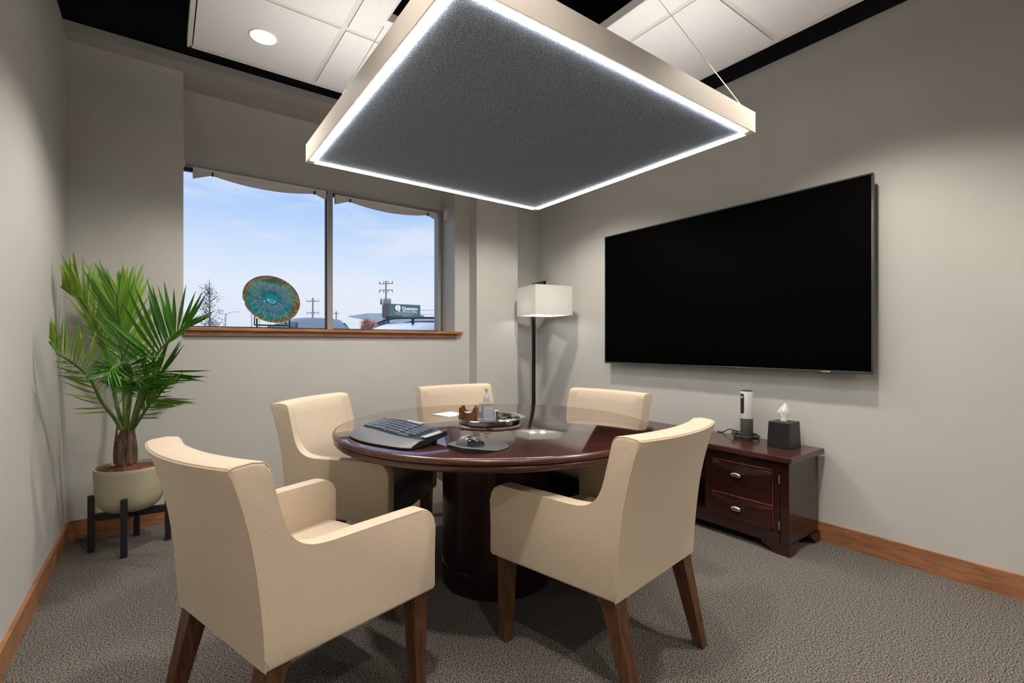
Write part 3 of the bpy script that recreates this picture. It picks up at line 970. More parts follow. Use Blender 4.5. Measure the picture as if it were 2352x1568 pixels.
# coiled cable round the camera foot
pts = []
for i in range(150):
    a = i / 150 * 2 * PI * 4.3
    rr = 0.060 + 0.011 * math.sin(a * 0.37 + 1) + 0.006 * math.sin(a * 1.7)
    pts.append((rr * math.cos(a) * (1.25 if math.cos(a) < 0 else 1.0), rr * math.sin(a) * 1.2, 0.006 + 0.010 * (1 + math.sin(a * 0.61)) + 0.006 * (1 + math.sin(a * 1.3))))
t0 = Vector(pts[-1])
pts += [tuple(p) for p in spline([pts[-1], (0.05, 0.09, 0.03), (0.055, 0.14, 0.035), (0.075, 0.20, 0.006), (0.085, 0.24, 0.004)], 20)][1:]
cb = obj('power_cable', tube(nb(), pts, 0.0034, 8), M_rubber, None, 'all', (2.985, 1.575, CZ))
tag(cb, 'thin black cable coiled around the foot of the conference camera', 'cable')

ts = thing('tissue_box', 'black tapered tissue box cover with white tissue on the console', 'tissue box', (2.945, 1.327, CZ), R(0))
b = nb()
frustum(b, 0, 0, 0.0, 0.148, 0.073, 0.064, 0.067, 0.058, bev=0.003)
obj('cover', b, M_blackmetal, ts)
obj('slot', lathe(nb(), [(0, 0.1488), (0.03, 0.1488), (0.03, 0.146)], 24), M_gasket, ts)
b = nb()


TK = [(0.0, 0.019, 0.0), (0.25, 0.022, 0.0), (0.45, 0.030, -0.003), (0.60, 0.033, -0.005), (0.72, 0.025, -0.001), (0.86, 0.013, 0.004), (1.0, 0.002, 0.006)]


def tis(u, v):
    a = 2 * PI * u
    for (v0, r0, s0), (v1, r1, s1) in zip(TK, TK[1:]):
        if v <= v1 + 1e-9:
            q = (v - v0) / (v1 - v0)
            rr, sh = r0 + (r1 - r0) * q, s0 + (s1 - s0) * q
            break
    fold = 0.22 * math.sin(4 * a + 0.4) + 0.14 * math.sin(7 * a + v * 2)
    x = rr * math.cos(a) * (1 + fold * v)
    y = rr * 0.42 * math.sin(a) * (1 + 1.5 * fold)
    flap = max(0, 1 - abs(v - 0.58) / 0.22)
    h = 0.144 + 0.112 * v - 0.012 * flap * abs(math.cos(a)) ** 3
    t_ = R(-38)
    return ((x + sh) * math.cos(t_) - y * math.sin(t_), (x + sh) * math.sin(t_) + y * math.cos(t_), h)


grid(b, tis, 48, 18, True)
obj('tissue', b, M_tissue, ts, 'all')

# ------------------------------------------------------------------ floor lamp
lc = Vector((0.29 * 0.8075 + 4.34 * 0.59, -0.29 * 0.59 + 4.34 * 0.8075, 0))
lp = thing('floor_lamp', 'floor lamp with white box shade on a slim dark pole in the corner', 'floor lamp', (lc.x, lc.y, 0), R(-11.5))
S = 0.185
b = nb()
for a in ((-S, -S + 0.003, -S, S), (S - 0.003, S, -S, S), (-S + 0.003, S - 0.003, -S, -S + 0.003), (-S + 0.003, S - 0.003, S - 0.003, S)):
    box(b, *a, 1.398, 1.654)
obj('shade', b, M_shade, lp)
b = nb()
for z in (1.398, 1.651):
    for a in ((-S - 0.001, -S + 0.004, -S, S), (S - 0.004, S + 0.001, -S, S), (-S, S, -S - 0.001, -S + 0.004), (-S, S, S - 0.004, S + 0.001)):
        box(b, *a, z, z + 0.004)
obj('shade_rim', b, M_white, lp)
PYL = 0.205
obj('pole', bx(-0.0135, 0.0135, PYL - 0.0135, PYL + 0.0135, 0.02, 1.70, bev=0.002), M_pole, lp)
obj('top_arm', bx(-0.0135, 0.0135, -0.0135, PYL + 0.0135, 1.685, 1.712, bev=0.002), M_pole, lp)
obj('drop_arm', bx(-0.011, 0.011, -0.0135, 0.0135, 1.55, 1.69, bev=0.002), M_pole, lp)
obj('socket', lathe(nb(), [(0, 1.50), (0.02, 1.50), (0.02, 1.555), (0, 1.555)], 20), M_blackplastic, lp, True)
obj('bulb', lathe(nb(), [(0, 1.435), (0.015, 1.438), (0.028, 1.455), (0.028, 1.475), (0.016, 1.498), (0, 1.50)], 20), M_white, lp, True)
b = nb()
for y in (-1, 1):
    box(b, -S, S, -0.003, 0.003, 1.64, 1.646)
    box(b, -0.003, 0.003, -S, S, 1.64, 1.646)
obj('shade_spider', b, M_pole, lp)
obj('base_plate', bx(-0.15, 0.15, PYL - 0.27, PYL + 0.025, 0, 0.022, bev=0.004), M_pole, lp)
for dx in (-0.07, 0.07):
    lamp('floor_lamp_bulb', 'POINT', (lc.x + dx, lc.y, 1.47), LAMP_POWER, (1, 0.985, 0.96), shadow_soft_size=0.03)

# ------------------------------------------------------------------ palm in pot on stand
PLX, PLY = -0.143, 3.46
PR = -CAM_YAW
st = thing('plant_stand', 'black four legged wooden plant stand under the palm pot', 'plant stand', (PLX, PLY, 0), 0)
LR = 0.172
for k in range(4):
    a = R(90 * k - 7)
    M = Matrix.Rotation(a, 4, 'Z')
    b = nb()
    box(b, LR - 0.014, LR + 0.014, -0.014, 0.014, 0, 0.310, bev=0.002, M=M)
    obj('leg', b, M_blackmetal, st)
for a in (-7, 83):
    M = Matrix.Rotation(R(a), 4, 'Z')
    obj('cross_bar', bx(-LR + 0.014, LR - 0.014, -0.012, 0.012, 0.168 + (0.0005 if a > 0 else 0), 0.208, M=M), M_blackmetal, st)

pl = thing('potted_palm', 'tall green palm in a sage ceramic pot in the left corner', 'potted palm', (PLX, PLY, 0.2085), PR)
obj('pot', lathe(nb(), [(0, 0)] + smooth2([(0.05, 0.0), (0.10, 0.008), (0.130, 0.028), (0.148, 0.06), (0.156, 0.10), (0.160, 0.16), (0.164, 0.245)], 30) + [(0.162, 0.248), (0.155, 0.248), (0.153, 0.24), (0.150, 0.19), (0, 0.19)], 64), M_pot, pl, True)


def soil(u, v):
    a = 2 * PI * u
    rr = 0.1525 * v
    z = 0.222 + 0.032 * (1 - v) ** 0.7 + 0.008 * math.sin(9 * rr * 40 + a * 3) * v * (1 - v)
    return (rr * math.cos(a), rr * math.sin(a), z + 0.010 * (random.random() - 0.5) * (v < 0.98))


b = nb()
grid(b, soil, 40, 10, True)
obj('soil', b, M_soil, pl, 'all')
OZ = -0.2085
b = nb()
lathe(b, [(0.046, 0), (0.044, 0.05), (0.042, 0.10), (0.043, 0.15), (0.034, 0.19), (0.018, 0.23), (0.0, 0.26)], 20, (-0.028, 0, 0.44 + OZ))
obj('trunk', b, M_trunk, pl, True)
for k in range(7):
    a = k * 2 * PI / 7 + 0.3
    bx_, by_ = -0.028 + 0.038 * math.cos(a), 0.038 * math.sin(a)
    h = random.uniform(0.60, 0.68)
    b = nb()
    tube(b, spline([(bx_, by_, 0.47 + OZ), (bx_ + 0.006 * math.cos(a), by_ + 0.006 * math.sin(a), 0.55 + OZ), (bx_ + 0.002 * math.cos(a), by_, h + OZ)], 6),
         [0.016, 0.016, 0.014, 0.012, 0.009, 0.006, 0.003], 7)
    obj('leaf_sheath', b, M_trunk, pl, True)


# leaflet blades share a few unit meshes: length along +Y, half width 0.5 along X, folded and drooping
def blade(droop, twist, m, nm='leaflet'):
    bm = nb()
    n = 7
    rows = []
    for i in range(n + 1):
        t = i / n
        wd = 0.5 * (0.35 + 1.9 * t) if t < 0.34 else 0.5 * (1 - ((t - 0.34) / 0.66) ** 1.7)
        wd = max(wd, 0.01)
        a = twist * t
        zc = -droop * t * t
        yc = t * (1 - 0.15 * droop * t)
        c, s = math.cos(a), math.sin(a)
        lift = 0.28 * wd
        rows.append([bm.verts.new((-wd * c, yc, zc + 0.03 * lift - wd * s * 0.03)), bm.verts.new((0, yc, zc - 0.004)), bm.verts.new((wd * c, yc, zc + 0.03 * lift + wd * s * 0.03))])
    for A, B in zip(rows, rows[1:]):
        bm.faces.new((A[0], A[1], B[1], B[0]))
        bm.faces.new((A[1], A[2], B[2], B[1]))
    me = bpy.data.meshes.new(nm)
    bm.to_mesh(me)
    bm.free()
    me.shade_smooth()
    me.materials.append(m)
    return me


BLADES = {}
for mi, m in enumerate(M_lf):
    BLADES[mi] = [blade(dr, tw, m) for dr, tw in ((0.02, 0.2), (0.10, -0.3), (0.22, 0.4), (0.35, -0.2))]

rl = random.Random(21)
# each frond: rachis points (plant frame: x right, y away, z up from the floor), leaflet settings
# sides: (t0, t1, count, angle0, angle1, len0, lenmid, len1, side sign, out-of-plane tilt)
FRONDS = [
    dict(p=[(-0.03, -0.01, 0.661), (-0.072, -0.01, 0.796), (-0.094, -0.03, 1.006), (-0.099, -0.09, 1.188), (-0.117, -0.16, 1.342), (-0.137, -0.23, 1.405), (-0.138, -0.28, 1.435)], m=2,
         s=[(0.40, 0.97, 24, 34, 14, 0.22, 0.27, 0.10, 1, 0.25, 0.45), (0.36, 0.97, 22, 12, 6, 0.22, 0.30, 0.10, -1, 0.35, -0.05)]),
    dict(p=[(-0.023, -0.01, 0.661), (-0.016, -0.03, 0.921), (0.021, -0.09, 1.183), (0.039, -0.13, 1.316), (0.048, -0.15, 1.419)], m=0,
         s=[(0.42, 0.99, 20, 24, 6, 0.26, 0.28, 0.12, 1, -0.2, 0.35), (0.42, 0.97, 20, 30, 18, 0.26, 0.31, 0.15, -1, -0.2, 0.1)]),
    dict(p=[(-0.053, 0.04, 0.652), (-0.093, 0.09, 0.86), (-0.114, 0.11, 1.037), (-0.127, 0.11, 1.217), (-0.129, 0.09, 1.369), (-0.133, 0.07, 1.469)], m=2,
         s=[(0.36, 0.95, 26, 46, 14, 0.30, 0.36, 0.12, 1, 0.1, 0.2), (0.36, 0.95, 22, 40, 14, 0.26, 0.32, 0.12, -1, 0.1, 0.2)]),
    dict(p=[(0.007, -0.01, 0.661), (0.104, -0.05, 0.905), (0.165, -0.07, 1.013), (0.213, -0.08, 1.092), (0.268, -0.08, 1.154), (0.314, -0.08, 1.205), (0.385, -0.08, 1.25)], m=1,
         s=[(0.30, 0.99, 17, 76, 26, 0.36, 0.34, 0.19, -1, -0.15, 0.0), (0.60, 0.99, 12, 16, 3, 0.12, 0.18, 0.17, 1, -0.3, 0.0)]),
    dict(p=[(0.044, -0.05, 0.668), (0.173, -0.13, 0.847), (0.259, -0.17, 0.946), (0.329, -0.19, 1.0)], m=1,
         s=[(0.42, 0.99, 11, 30, 10, 0.26, 0.27, 0.22, -1, 0.2, 0.0), (0.45, 1.0, 12, 44, 36, 0.12, 0.22, 0.25, 1, 0.1, -0.1)]),
    dict(p=[(0.048, -0.05, 0.668), (0.161, -0.13, 0.753), (0.249, -0.19, 0.819), (0.329, -0.24, 0.864)], m=0,
         s=[(0.40, 0.99, 16, 26, 14, 0.16, 0.24, 0.25, -1, 0.15, 0.0), (0.25, 1.0, 24, 52, 40, 0.10, 0.15, 0.24, 1, 0.0, 0.05)]),
    dict(p=[(0.030, -0.07, 0.676), (0.126, -0.16, 0.885), (0.230, -0.29, 1.008), (0.278, -0.39, 1.051), (0.296, -0.47, 1.034), (0.295, -0.51, 0.996)], m=1,
         s=[(0.22, 0.98, 56, 60, 34, 0.16, 0.18, 0.10, 1, 0.5, 0.05), (0.22, 0.98, 56, 60, 34, 0.16, 0.20, 0.10, -1, 0.5, 0.15)]),
    dict(p=[(-0.015, -0.05, 0.668), (-0.015, -0.09, 0.733), (-0.003, -0.19, 0.84), (0.043, -0.31, 0.965), (0.099, -0.46, 1.048), (0.126, -0.56, 1.093), (0.126, -0.61, 1.15)], m=2,
         s=[(0.40, 0.98, 22, 60, 20, 0.18, 0.24, 0.12, 1, 0.1, 0.25), (0.22, 0.98, 20, 58, 12, 0.14, 0.18, 0.12, -1, 0.0, 0.0)]),
    dict(p=[(0.05, -0.07, 0.672), (0.223, -0.21, 0.845), (0.316, -0.31, 0.933), (0.362, -0.39, 0.975), (0.382, -0.45, 0.98)], m=1,
         s=[(0.25, 0.98, 48, 62, 34, 0.14, 0.17, 0.10, 1, 0.5, 0.05), (0.25, 0.98, 48, 62, 34, 0.15, 0.20, 0.10, -1, 0.5, 0.1)]),
]
EYE = Vector((2.157, -2.71, 1.14 + OZ))     # leaflets spread roughly in the plane of their frond
PWM = Matrix.Translation((PLX, PLY, 0)) @ Matrix.Rotation(PR, 4, 'Z')
PWR = Matrix.Rotation(-PR, 3, 'Z')
n_leaf = 0
for fi, F in enumerate(FRONDS):
    pts = [Vector((x, y, z + OZ)) for x, y, z in spline([Vector(p) for p in F['p']], 30)]
    b = nb()
    tube(b, pts, [0.011 * (1 - i / 33) + 0.0012 for i in range(31)], 7)
    fr = obj('frond', b, M_stem, pl, True)
    rest = nb()
    for (t0, t1, cnt, a0, a1, l0, lm, l1, sg, tilt, upb) in F['s']:
        for k in range(cnt):
            q = (k + 0.5) / cnt
            t = t0 + (t1 - t0) * q
            i = min(int(t * 30), 29)
            P = pts[i].lerp(pts[i + 1], t * 30 - i)
            T = (pts[i + 1] - pts[i]).normalized()
            side = (P - EYE).normalized().cross(T).normalized()
            nrm = side.cross(T).normalized()
            ang = R(a0 + (a1 - a0) * q + rl.uniform(-5, 5))
            ln = (l0 + (lm - l0) * q * 2 if q < 0.5 else lm + (l1 - lm) * (q - 0.5) * 2) * rl.uniform(0.9, 1.08)
            dr = (T * math.cos(ang) + side * sg * math.sin(ang) + nrm * (tilt + rl.uniform(-0.12, 0.12)) * math.sin(ang) * 0.9).normalized()
            dr = (dr + Vector((0, 0, upb))).normalized()
            for _ in range(12):             # bend away from the walls
                tipw = PWM @ (P + dr * ln)
                if tipw.x > XL + 0.055 and tipw.y < YW - 0.04:
                    break
                push = Vector((0.12 if tipw.x <= XL + 0.055 else 0, -0.12 if tipw.y >= YW - 0.04 else 0, 0.03))
                dr = (dr + PWR @ push).normalized()
                ln *= 0.985
            wd = ln * (0.068 if fi == 3 else 0.05) * rl.uniform(0.85, 1.15) + 0.003
            up = (nrm - dr * nrm.dot(dr)).normalized()
            if up.y > 0:
                up = -up
            # blade plane turned towards the viewer side with some scatter
            rot = Matrix.Rotation(rl.uniform(-0.6, 0.6), 3, dr)
            up = rot @ up
            xa = dr.cross(up).normalized()
            M = Matrix(((xa.x * wd, dr.x * ln, up.x * ln, P.x), (xa.y * wd, dr.y * ln, up.y * ln, P.y), (xa.z * wd, dr.z * ln, up.z * ln, P.z), (0, 0, 0, 1)))
            me = BLADES[F['m']][rl.choice((0, 0, 1, 1, 2, 3)) if fi not in (1, 3) else rl.choice((0, 0, 1))]
            n_leaf += 1
            if fi in (6, 8) and k % 8 != 0:
                tmp = nb()
                tmp.from_mesh(me)
                join(rest, tmp, M)
            else:
                o = bpy.data.objects.new('leaflet', me)
                C.objects.link(o)
                o.parent = fr
                o.matrix_local = M
    if len(rest.verts):
        o = obj('inner_leaflets', rest, M_lf[F['m']], fr, 'all')
        o['kind'] = 'stuff'
    else:
        rest.free()

# ------------------------------------------------------------------ art glass plate and its stand on the sill
AZ = 1.2515
ax_, ay_ = 0.655, 3.905
ps = thing('plate_stand', 'black metal easel stand holding the glass plate on the window sill', 'plate stand', (ax_, ay_, AZ))
for x in (-0.108, 0.108):
    b = nb()
    box(b, x - 0.005, x + 0.005, -0.068, -0.058, 0, 0.072)
    obj('front_post', b, M_blackmetal, ps)
    b = nb()
    tube(b, [(x, -0.063, 0.030), (x, 0.055, 0.030), (x * 0.9, 0.09, 0.16)], 0.004, 6)
    obj('side_arm', b, M_blackmetal, ps)
b = nb()
box(b, -0.108, 0.108, -0.066, -0.060, 0.024, 0.030)
obj('front_rail', b, M_blackmetal, ps)
b = nb()
box(b, -0.108, 0.108, 0.052, 0.058, 0.024, 0.030)
obj('rear_rail', b, M_blackmetal, ps)
for x in (-0.017, -0.005):
    obj('centre_post', bx(x - 0.003, x + 0.003, 0.050, 0.056, 0, 0.03), M_blackmetal, ps)
    obj('centre_post', bx(x - 0.003, x + 0.003, -0.066, -0.060, 0, 0.03), M_blackmetal, ps)
b = nb()
tube(b, [(-0.09, 0.083, 0.155), (0.09, 0.083, 0.155)], 0.004, 6)
obj('back_rail', b, M_blackmetal, ps)
b = nb()
prof = [(0, 0.030), (0.02, 0.0295), (0.038, 0.026), (0.046, 0.019), (0.052, 0.0165)]
for i in range(1, 13):
    q = i / 12
    rr = 0.052 + (0.193 - 0.052) * q
    prof.append((rr, 0.0165 - 0.002 * math.sin(PI * q) - 0.0 + 0.020 * q * q))
prof += [(0.195, 0.035), (0.194, 0.031)]
for i in range(12, -1, -1):
    q = i / 12
    rr = 0.05 + (0.19 - 0.05) * q
    prof.append((rr, 0.0055 - 0.002 * math.sin(PI * q) + 0.020 * q * q))
prof.append((0, 0.004))
# convex face towards the room: mirror the bowl
prof = [(r_, -z_ + 0.05) if False else (r_, z_) for r_, z_ in prof]
lathe(b, prof, 72)
dz = obj('art_glass_plate', b, M_disc, None, 60, (ax_ - 0.006, ay_ + 0.002, AZ + 0.206), (R(90 - 24), 0, R(6)))
tag(dz, 'round turquoise art glass plate with brown rim and gold streaks on the sill', 'glass plate')

# ------------------------------------------------------------------ things on the table
TZ = 0.750
tr = obj('serving_tray', lathe(nb(), [(0, 0.0005), (0.146, 0.0005), (0.150, 0.003), (0.153, 0.020), (0.158, 0.024), (0.170, 0.0245), (0.174, 0.0265), (0.172, 0.0285), (0.158, 0.0275), (0.150, 0.0235), (0.147, 0.0065), (0.142, 0.0045), (0, 0.0045)], 96),
         M_steel, None, True, (1.324, 1.998, TZ))
tag(tr, 'round polished steel tray in the middle of the table', 'tray')
TT = TZ + 0.0047
hd = thing('card_holder', 'reddish wooden square coaster holder with scooped sides on the steel tray', 'coaster holder', (1.268, 2.108, TT), R(-37))
b = nb()
hwd = 0.046


def scoop(bm, y0, y1):
    pts = [(-hwd, 0), (hwd, 0), (hwd, 0.066), (hwd * 0.55, 0.066)]
    pts += [(hwd * 0.55 * math.cos(a), 0.060 - 0.022 * math.sin(a)) for a in [i * PI / 10 for i in range(11)]]
    pts += [(-hwd * 0.55, 0.066), (-hwd, 0.066)]
    prism(bm, pts, 'y', y0, y1)


for y in (-hwd, hwd - 0.008):
    scoop(b, y, y + 0.008)
obj('scooped_side', b, M_rosewood, hd)
b = nb()
box(b, -hwd, -hwd + 0.008, -hwd + 0.008, hwd - 0.008, 0, 0.066)
box(b, hwd - 0.008, hwd, -hwd + 0.008, hwd - 0.008, 0, 0.066)
obj('plain_side', b, M_rosewood, hd)
obj('base', bx(-hwd + 0.008, hwd - 0.008, -hwd + 0.008, hwd - 0.008, 0, 0.006), M_rosewood, hd)
for k in range(4):
    t = obj('coaster', bx(-0.036, 0.036, -0.036, 0.036, 0, 0.0075, bev=0.001), M_rosewood if k < 3 else M_card, None, False, (1.268, 2.108, TT + 0.0062 + k * 0.0078), (0, 0, R(-37)))
    tag(t, ['lowest coaster in the wooden holder', 'second coaster from the bottom of the wooden holder', 'third coaster from the bottom of the wooden holder', 'topmost pale coaster in the wooden holder'][k], 'coaster', 'coasters in the holder')

sb = thing('sanitizer_bottle', 'clear hand sanitizer pump bottle with white label standing on the steel tray', 'bottle', (1.318, 2.022, TT), R(-37))


def rr_section(bm, secs, n=32, p=3.2):
    rings = []
    for hx_, hy2, z in secs:
        ring = []
        for i in range(n):
            a = 2 * PI * i / n
            c, s = math.cos(a), math.sin(a)
            ring.append(bm.verts.new((hx_ * math.copysign(abs(c) ** (2 / p), c), hy2 * math.copysign(abs(s) ** (2 / p), s), z)))
        rings.append(ring)
    for A, B in zip(rings, rings[1:]):
        for i in range(n):
            j = (i + 1) % n
            bm.faces.new((A[i], A[j], B[j], B[i]))
    bm.faces.new(rings[0][::-1])
    bm.faces.new(rings[-1])
    return bm


obj('bottle_body', rr_section(nb(), [(0.036, 0.020, 0), (0.037, 0.021, 0.004), (0.037, 0.021, 0.082), (0.034, 0.019, 0.089), (0.018, 0.015, 0.099), (0.014, 0.014, 0.101)]), M_clear, sb, True)
b = nb()
box(b, -0.012, 0.034, -0.0222, -0.0215, 0.006, 0.078)
obj('label', b, M_paper, sb)
b = nb()
for k in range(7):
    box(b, -0.004, 0.030, -0.0226, -0.0222, 0.020 + k * 0.006, 0.0215 + k * 0.006)
obj('label_lines', b, mat('label_grey_print', (0.55, 0.56, 0.58), 0.7, noise=0.3, nscale=400), sb)
obj('back_label', bx(-0.03, 0.03, 0.0215, 0.0222, 0.006, 0.078), M_paper, sb)
obj('collar', lathe(nb(), [(0.0, 0.100), (0.015, 0.100), (0.015, 0.124), (0.011, 0.130), (0.006, 0.134), (0.005, 0.139), (0, 0.139)], 28), M_white, sb, True)
obj('pump_stem', lathe(nb(), [(0, 0.138), (0.003, 0.138), (0.003, 0.148), (0, 0.148)], 12), M_white, sb, True)
b = nb()
lathe(b, [(0, 0.146), (0.0065, 0.146), (0.0075, 0.154), (0.0075, 0.160), (0, 0.161)], 20)
tube(b, [(0, 0, 0.156), (0, 0.020, 0.156), (0, 0.026, 0.152)], 0.0035, 8)
obj('pump_head', b, M_white, sb, True)

sbx = thing('small_box', 'small white and grey box behind the sanitizer bottle on the tray', 'box', (1.372, 2.015, TT), R(-37))
b = nb()
box(b, -0.010, 0.010, -0.018, 0.018, 0, 0.048, bev=0.001)
obj('carton', b, M_paper, sbx)
b = nb()
box(b, 0.002, 0.0104, -0.0184, -0.0178, 0.002, 0.046)
obj('grey_stripe', b, M_camgrey, sbx)
t = obj('note_card', bx(-0.045, 0.045, -0.03, 0.03, 0, 0.0006), M_paper, None, False, (1.405, 1.955, TT), (0, 0, R(-20)))
tag(t, 'white paper slip lying inside the tray beside the sanitizer', 'paper')
kr = thing('key_bunch', 'small bunch of dark clips lying inside the steel tray', 'clips', (1.425, 2.035, TT + 0.0008), R(-40))
for k, (x, y, a) in enumerate(((-0.02, 0.004, 15), (0.005, -0.012, -25), (0.018, 0.012, 50))):
    M = Matrix.Translation((x, y, 0)) @ Matrix.Rotation(R(a), 4, 'Z')
    obj('clip', bx(-0.018, 0.018, -0.006, 0.006, 0, 0.007, bev=0.001, M=M), M_blackcard if k != 1 else M_nickel, kr)

pa = nb()
vs = [pa.verts.new((x, y, z)) for z in (0.0002, 0.0007) for x, y in ((1.214, 2.413), (1.242, 2.262), (1.374, 2.292), (1.346, 2.443))]
for f in ((3, 2, 1, 0), (4, 5, 6, 7), (0, 1, 5, 4), (1, 2, 6, 5), (2, 3, 7, 6), (3, 0, 4, 7)):
    pa.faces.new([vs[i] for i in f])
bmesh.ops.translate(pa, verts=pa.verts, vec=(-1.294, -2.353, 0))
t = obj('paper_sheet', pa, M_paper, None, False, (1.294, 2.353, TZ))
tag(t, 'white sheet of paper on the table behind the steel tray', 'paper')

# keyboard ---------------------------------------------------------------
kb = thing('keyboard', 'black ergonomic wave keyboard with grey palm rest on the table', 'keyboard', (0.760, 1.868, TZ), R(-79.5))
KW, KD = 0.455, 0.245


def yfront(x):
    return -KD / 2 + 0.014 * (1 - math.cos(2 * PI * (x / KW + 0.04))) * 0.9 + 0.030 * abs(2 * x / KW) ** 6


def yback(x):
    return KD / 2 - 0.020 * abs(2 * x / KW) ** 3 + 0.012 * math.exp(-(x / 0.07) ** 2)


TILT = 0.044


def ktop(x, v):
    y = yfront(x) + (yback(x) - yfront(x)) * v
    wave = 0.006 * math.exp(-((x - (-0.09)) / 0.09) ** 2)
    z = 0.016 + (TILT - 0.006) * v
    if v < 0.12:
        z -= 0.007 * (1 - v / 0.12) ** 2
    elif v < 0.36:
        z += 0.004 * math.sin(PI * (v - 0.12) / 0.24)
    if v > 0.95:
        z -= 0.006 * (v - 0.95) / 0.05
    return (x, y, z + wave * (1 if v > 0.1 else v / 0.1))


def kgrid(v0, v1, nv):
    b = nb()
    V = grid(b, lambda u, v: ktop(-KW / 2 + KW * u, v0 + (v1 - v0) * v), 36, nv)
    bot = [[b.verts.new((V[i][j].co.x, V[i][j].co.y, 0.004 + (TILT - 0.010) * max(0, v0 + (v1 - v0) * (j / nv) - 0.15))) for j in range(nv + 1)] for i in range(37)]
    for i in range(36):
        for j in range(nv):
            b.faces.new((bot[i][j], bot[i][j + 1], bot[i + 1][j + 1], bot[i + 1][j])).material_index = 1
    for i in range(36):
        b.faces.new((V[i][0], bot[i][0], bot[i + 1][0], V[i + 1][0])).material_index = 1
        b.faces.new((V[i][nv], V[i + 1][nv], bot[i + 1][nv], bot[i][nv])).material_index = 1
    for j in range(nv):
        b.faces.new((V[0][j], V[0][j + 1], bot[0][j + 1], bot[0][j])).material_index = 1
        b.faces.new((V[36][j], bot[36][j], bot[36][j + 1], V[36][j + 1])).material_index = 1
    return b


obj('palm_rest', kgrid(0.0, 0.36, 14), [M_kbrest, M_blackplastic], kb, True)
obj('key_deck', kgrid(0.3605, 1.0, 18), [M_kbbody, M_blackplastic], kb, True)
b = nb()
frustum(b, 0, 0, 0.0, 0.0085, 0.5, 0.5, 0.40, 0.38, bev=0)
bmesh.ops.bevel(b, geom=[e for e in b.edges if all(v.co.z > 0.004 for v in e.verts)], offset=0.0012, segments=1, affect='EDGES')
key_me = bpy.data.meshes.new('key')
b.to_mesh(key_me)
b.free()
key_me.materials.append(M_key)
nkey = 0


def key(x0, x1, v, dv):
    global nkey
    xc = (x0 + x1) / 2
    p = Vector(ktop(xc, v))
    p2 = Vector(ktop(xc, v + 0.03))
    tl = math.atan2(p2.z - p.z, p2.y - p.y)
    o = bpy.data.objects.new('key', key_me)
    C.objects.link(o)
    o.parent = kb
    o.location = p - Vector((0, 0, 0.001))
    o.rotation_euler = (tl, 0, 0)
    o.scale = (x1 - x0 - 0.0022, dv, 1)
    nkey += 1


U = 0.0187
rows = [
    (0.440, [1.5, 1.2, 1.2, 5.4, 1.2, 1.2, 1.2, 1.5]),
    (0.530, [2.2] + [1] * 10 + [2.4]),
    (0.615, [1.8] + [1] * 11 + [1.9]),
    (0.700, [1.4] + [1] * 12 + [1.4]),
    (0.785, [1] * 13 + [1.8]),
]
X0 = -KW / 2 + 0.022
for v, ws in rows:
    x = X0
    tot = sum(ws)
    for w_ in ws:
        wd = w_ * (14.6 * U / tot)
        key(x, x + wd, v, 0.0165)
        x += wd
for k in range(14):
    key(X0 + k * 14.6 * U / 14, X0 + (k + 0.85) * 14.6 * U / 14, 0.865, 0.010)
NX = X0 + 14.6 * U + 0.010
for k in range(3):
    key(NX + k * U, NX + (k + 1) * U, 0.400 + 0.0, 0.0155)
NX2 = NX + 0.002
for rI, v in enumerate((0.50, 0.585, 0.67, 0.755, 0.84)):
    for k in range(4):
        if rI == 0 and k == 1:
            continue
        key(NX2 + (0 if (rI == 0 and k == 0) else k * U), NX2 + (2 * U if (rI == 0 and k == 0) else (k + 1) * U), v, 0.0165)
b = nb()
box(b, -0.055, 0.055, -0.012, 0.010, 0.0, 0.004, bev=0.0015)
o = obj('media_strip', b, M_silver, kb, False, Vector(ktop(-0.01, 0.935)) + Vector((0, 0, 0.0005)), (R(8), 0, 0))
b = nb()
box(b, -0.016, 0.016, -0.045, 0.045, 0, 0.003, bev=0.001)
obj('side_strip', b, M_silver, kb, False, Vector(ktop(KW / 2 - 0.018, 0.66)) + Vector((0, 0, 0.0002)), (R(7), 0, 0))
for x in (-0.19, 0.19):
    b = nb()
    box(b, x - 0.010, x + 0.010, KD / 2 - 0.058, KD / 2 - 0.050, 0.0, 0.022)
    obj('tilt_foot', b, M_blackplastic, kb)
for x in (-0.18, 0.18):
    obj('rubber_foot', bx(x - 0.012, x + 0.012, -KD / 2 + 0.04, -KD / 2 + 0.05, 0.0, 0.006), M_rubber, kb)

# mouse mat and mouse ----------------------------------------------------
mm = thing('mouse_mat', 'grey mouse mat with raised black wrist rest on the table', 'mouse mat', (0.962, 1.545, TZ), R(-68))


def mat_out(a):
    r0 = 0.108 + 0.012 * math.cos(2 * a) - 0.010 * math.cos(a * 3 + 0.6)
    return r0 * math.cos(a) * 1.02, r0 * math.sin(a) * 1.06


def mattop(u, v):
    a = 2 * PI * u
    x, y = mat_out(a)
    x *= v; y *= v
    g = max(0, (-y - 0.030) / 0.075)
    z = 0.0035 + 0.018 * min(1, g) ** 0.9 * (1 if v < 0.97 else 0.85)
    return (x, y, z)


b = nb()
V = grid(b, mattop, 64, 16, True)
bt = []
for i in range(64):
    x, y = mat_out(2 * PI * i / 64)
    bt.append(b.verts.new((x * 0.99, y * 0.99, 0.0)))
for i in range(64):
    j = (i + 1) % 64
    f = b.faces.new((V[i][16], bt[i], bt[j], V[j][16]))
    f.material_index = 1
obj('mat_pad', b, [M_pad, M_blackplastic], mm, True)
ms = thing('mouse', 'grey and black computer mouse resting on the mouse mat', 'mouse', (0.945, 1.563, TZ + 0.0042), R(-118))


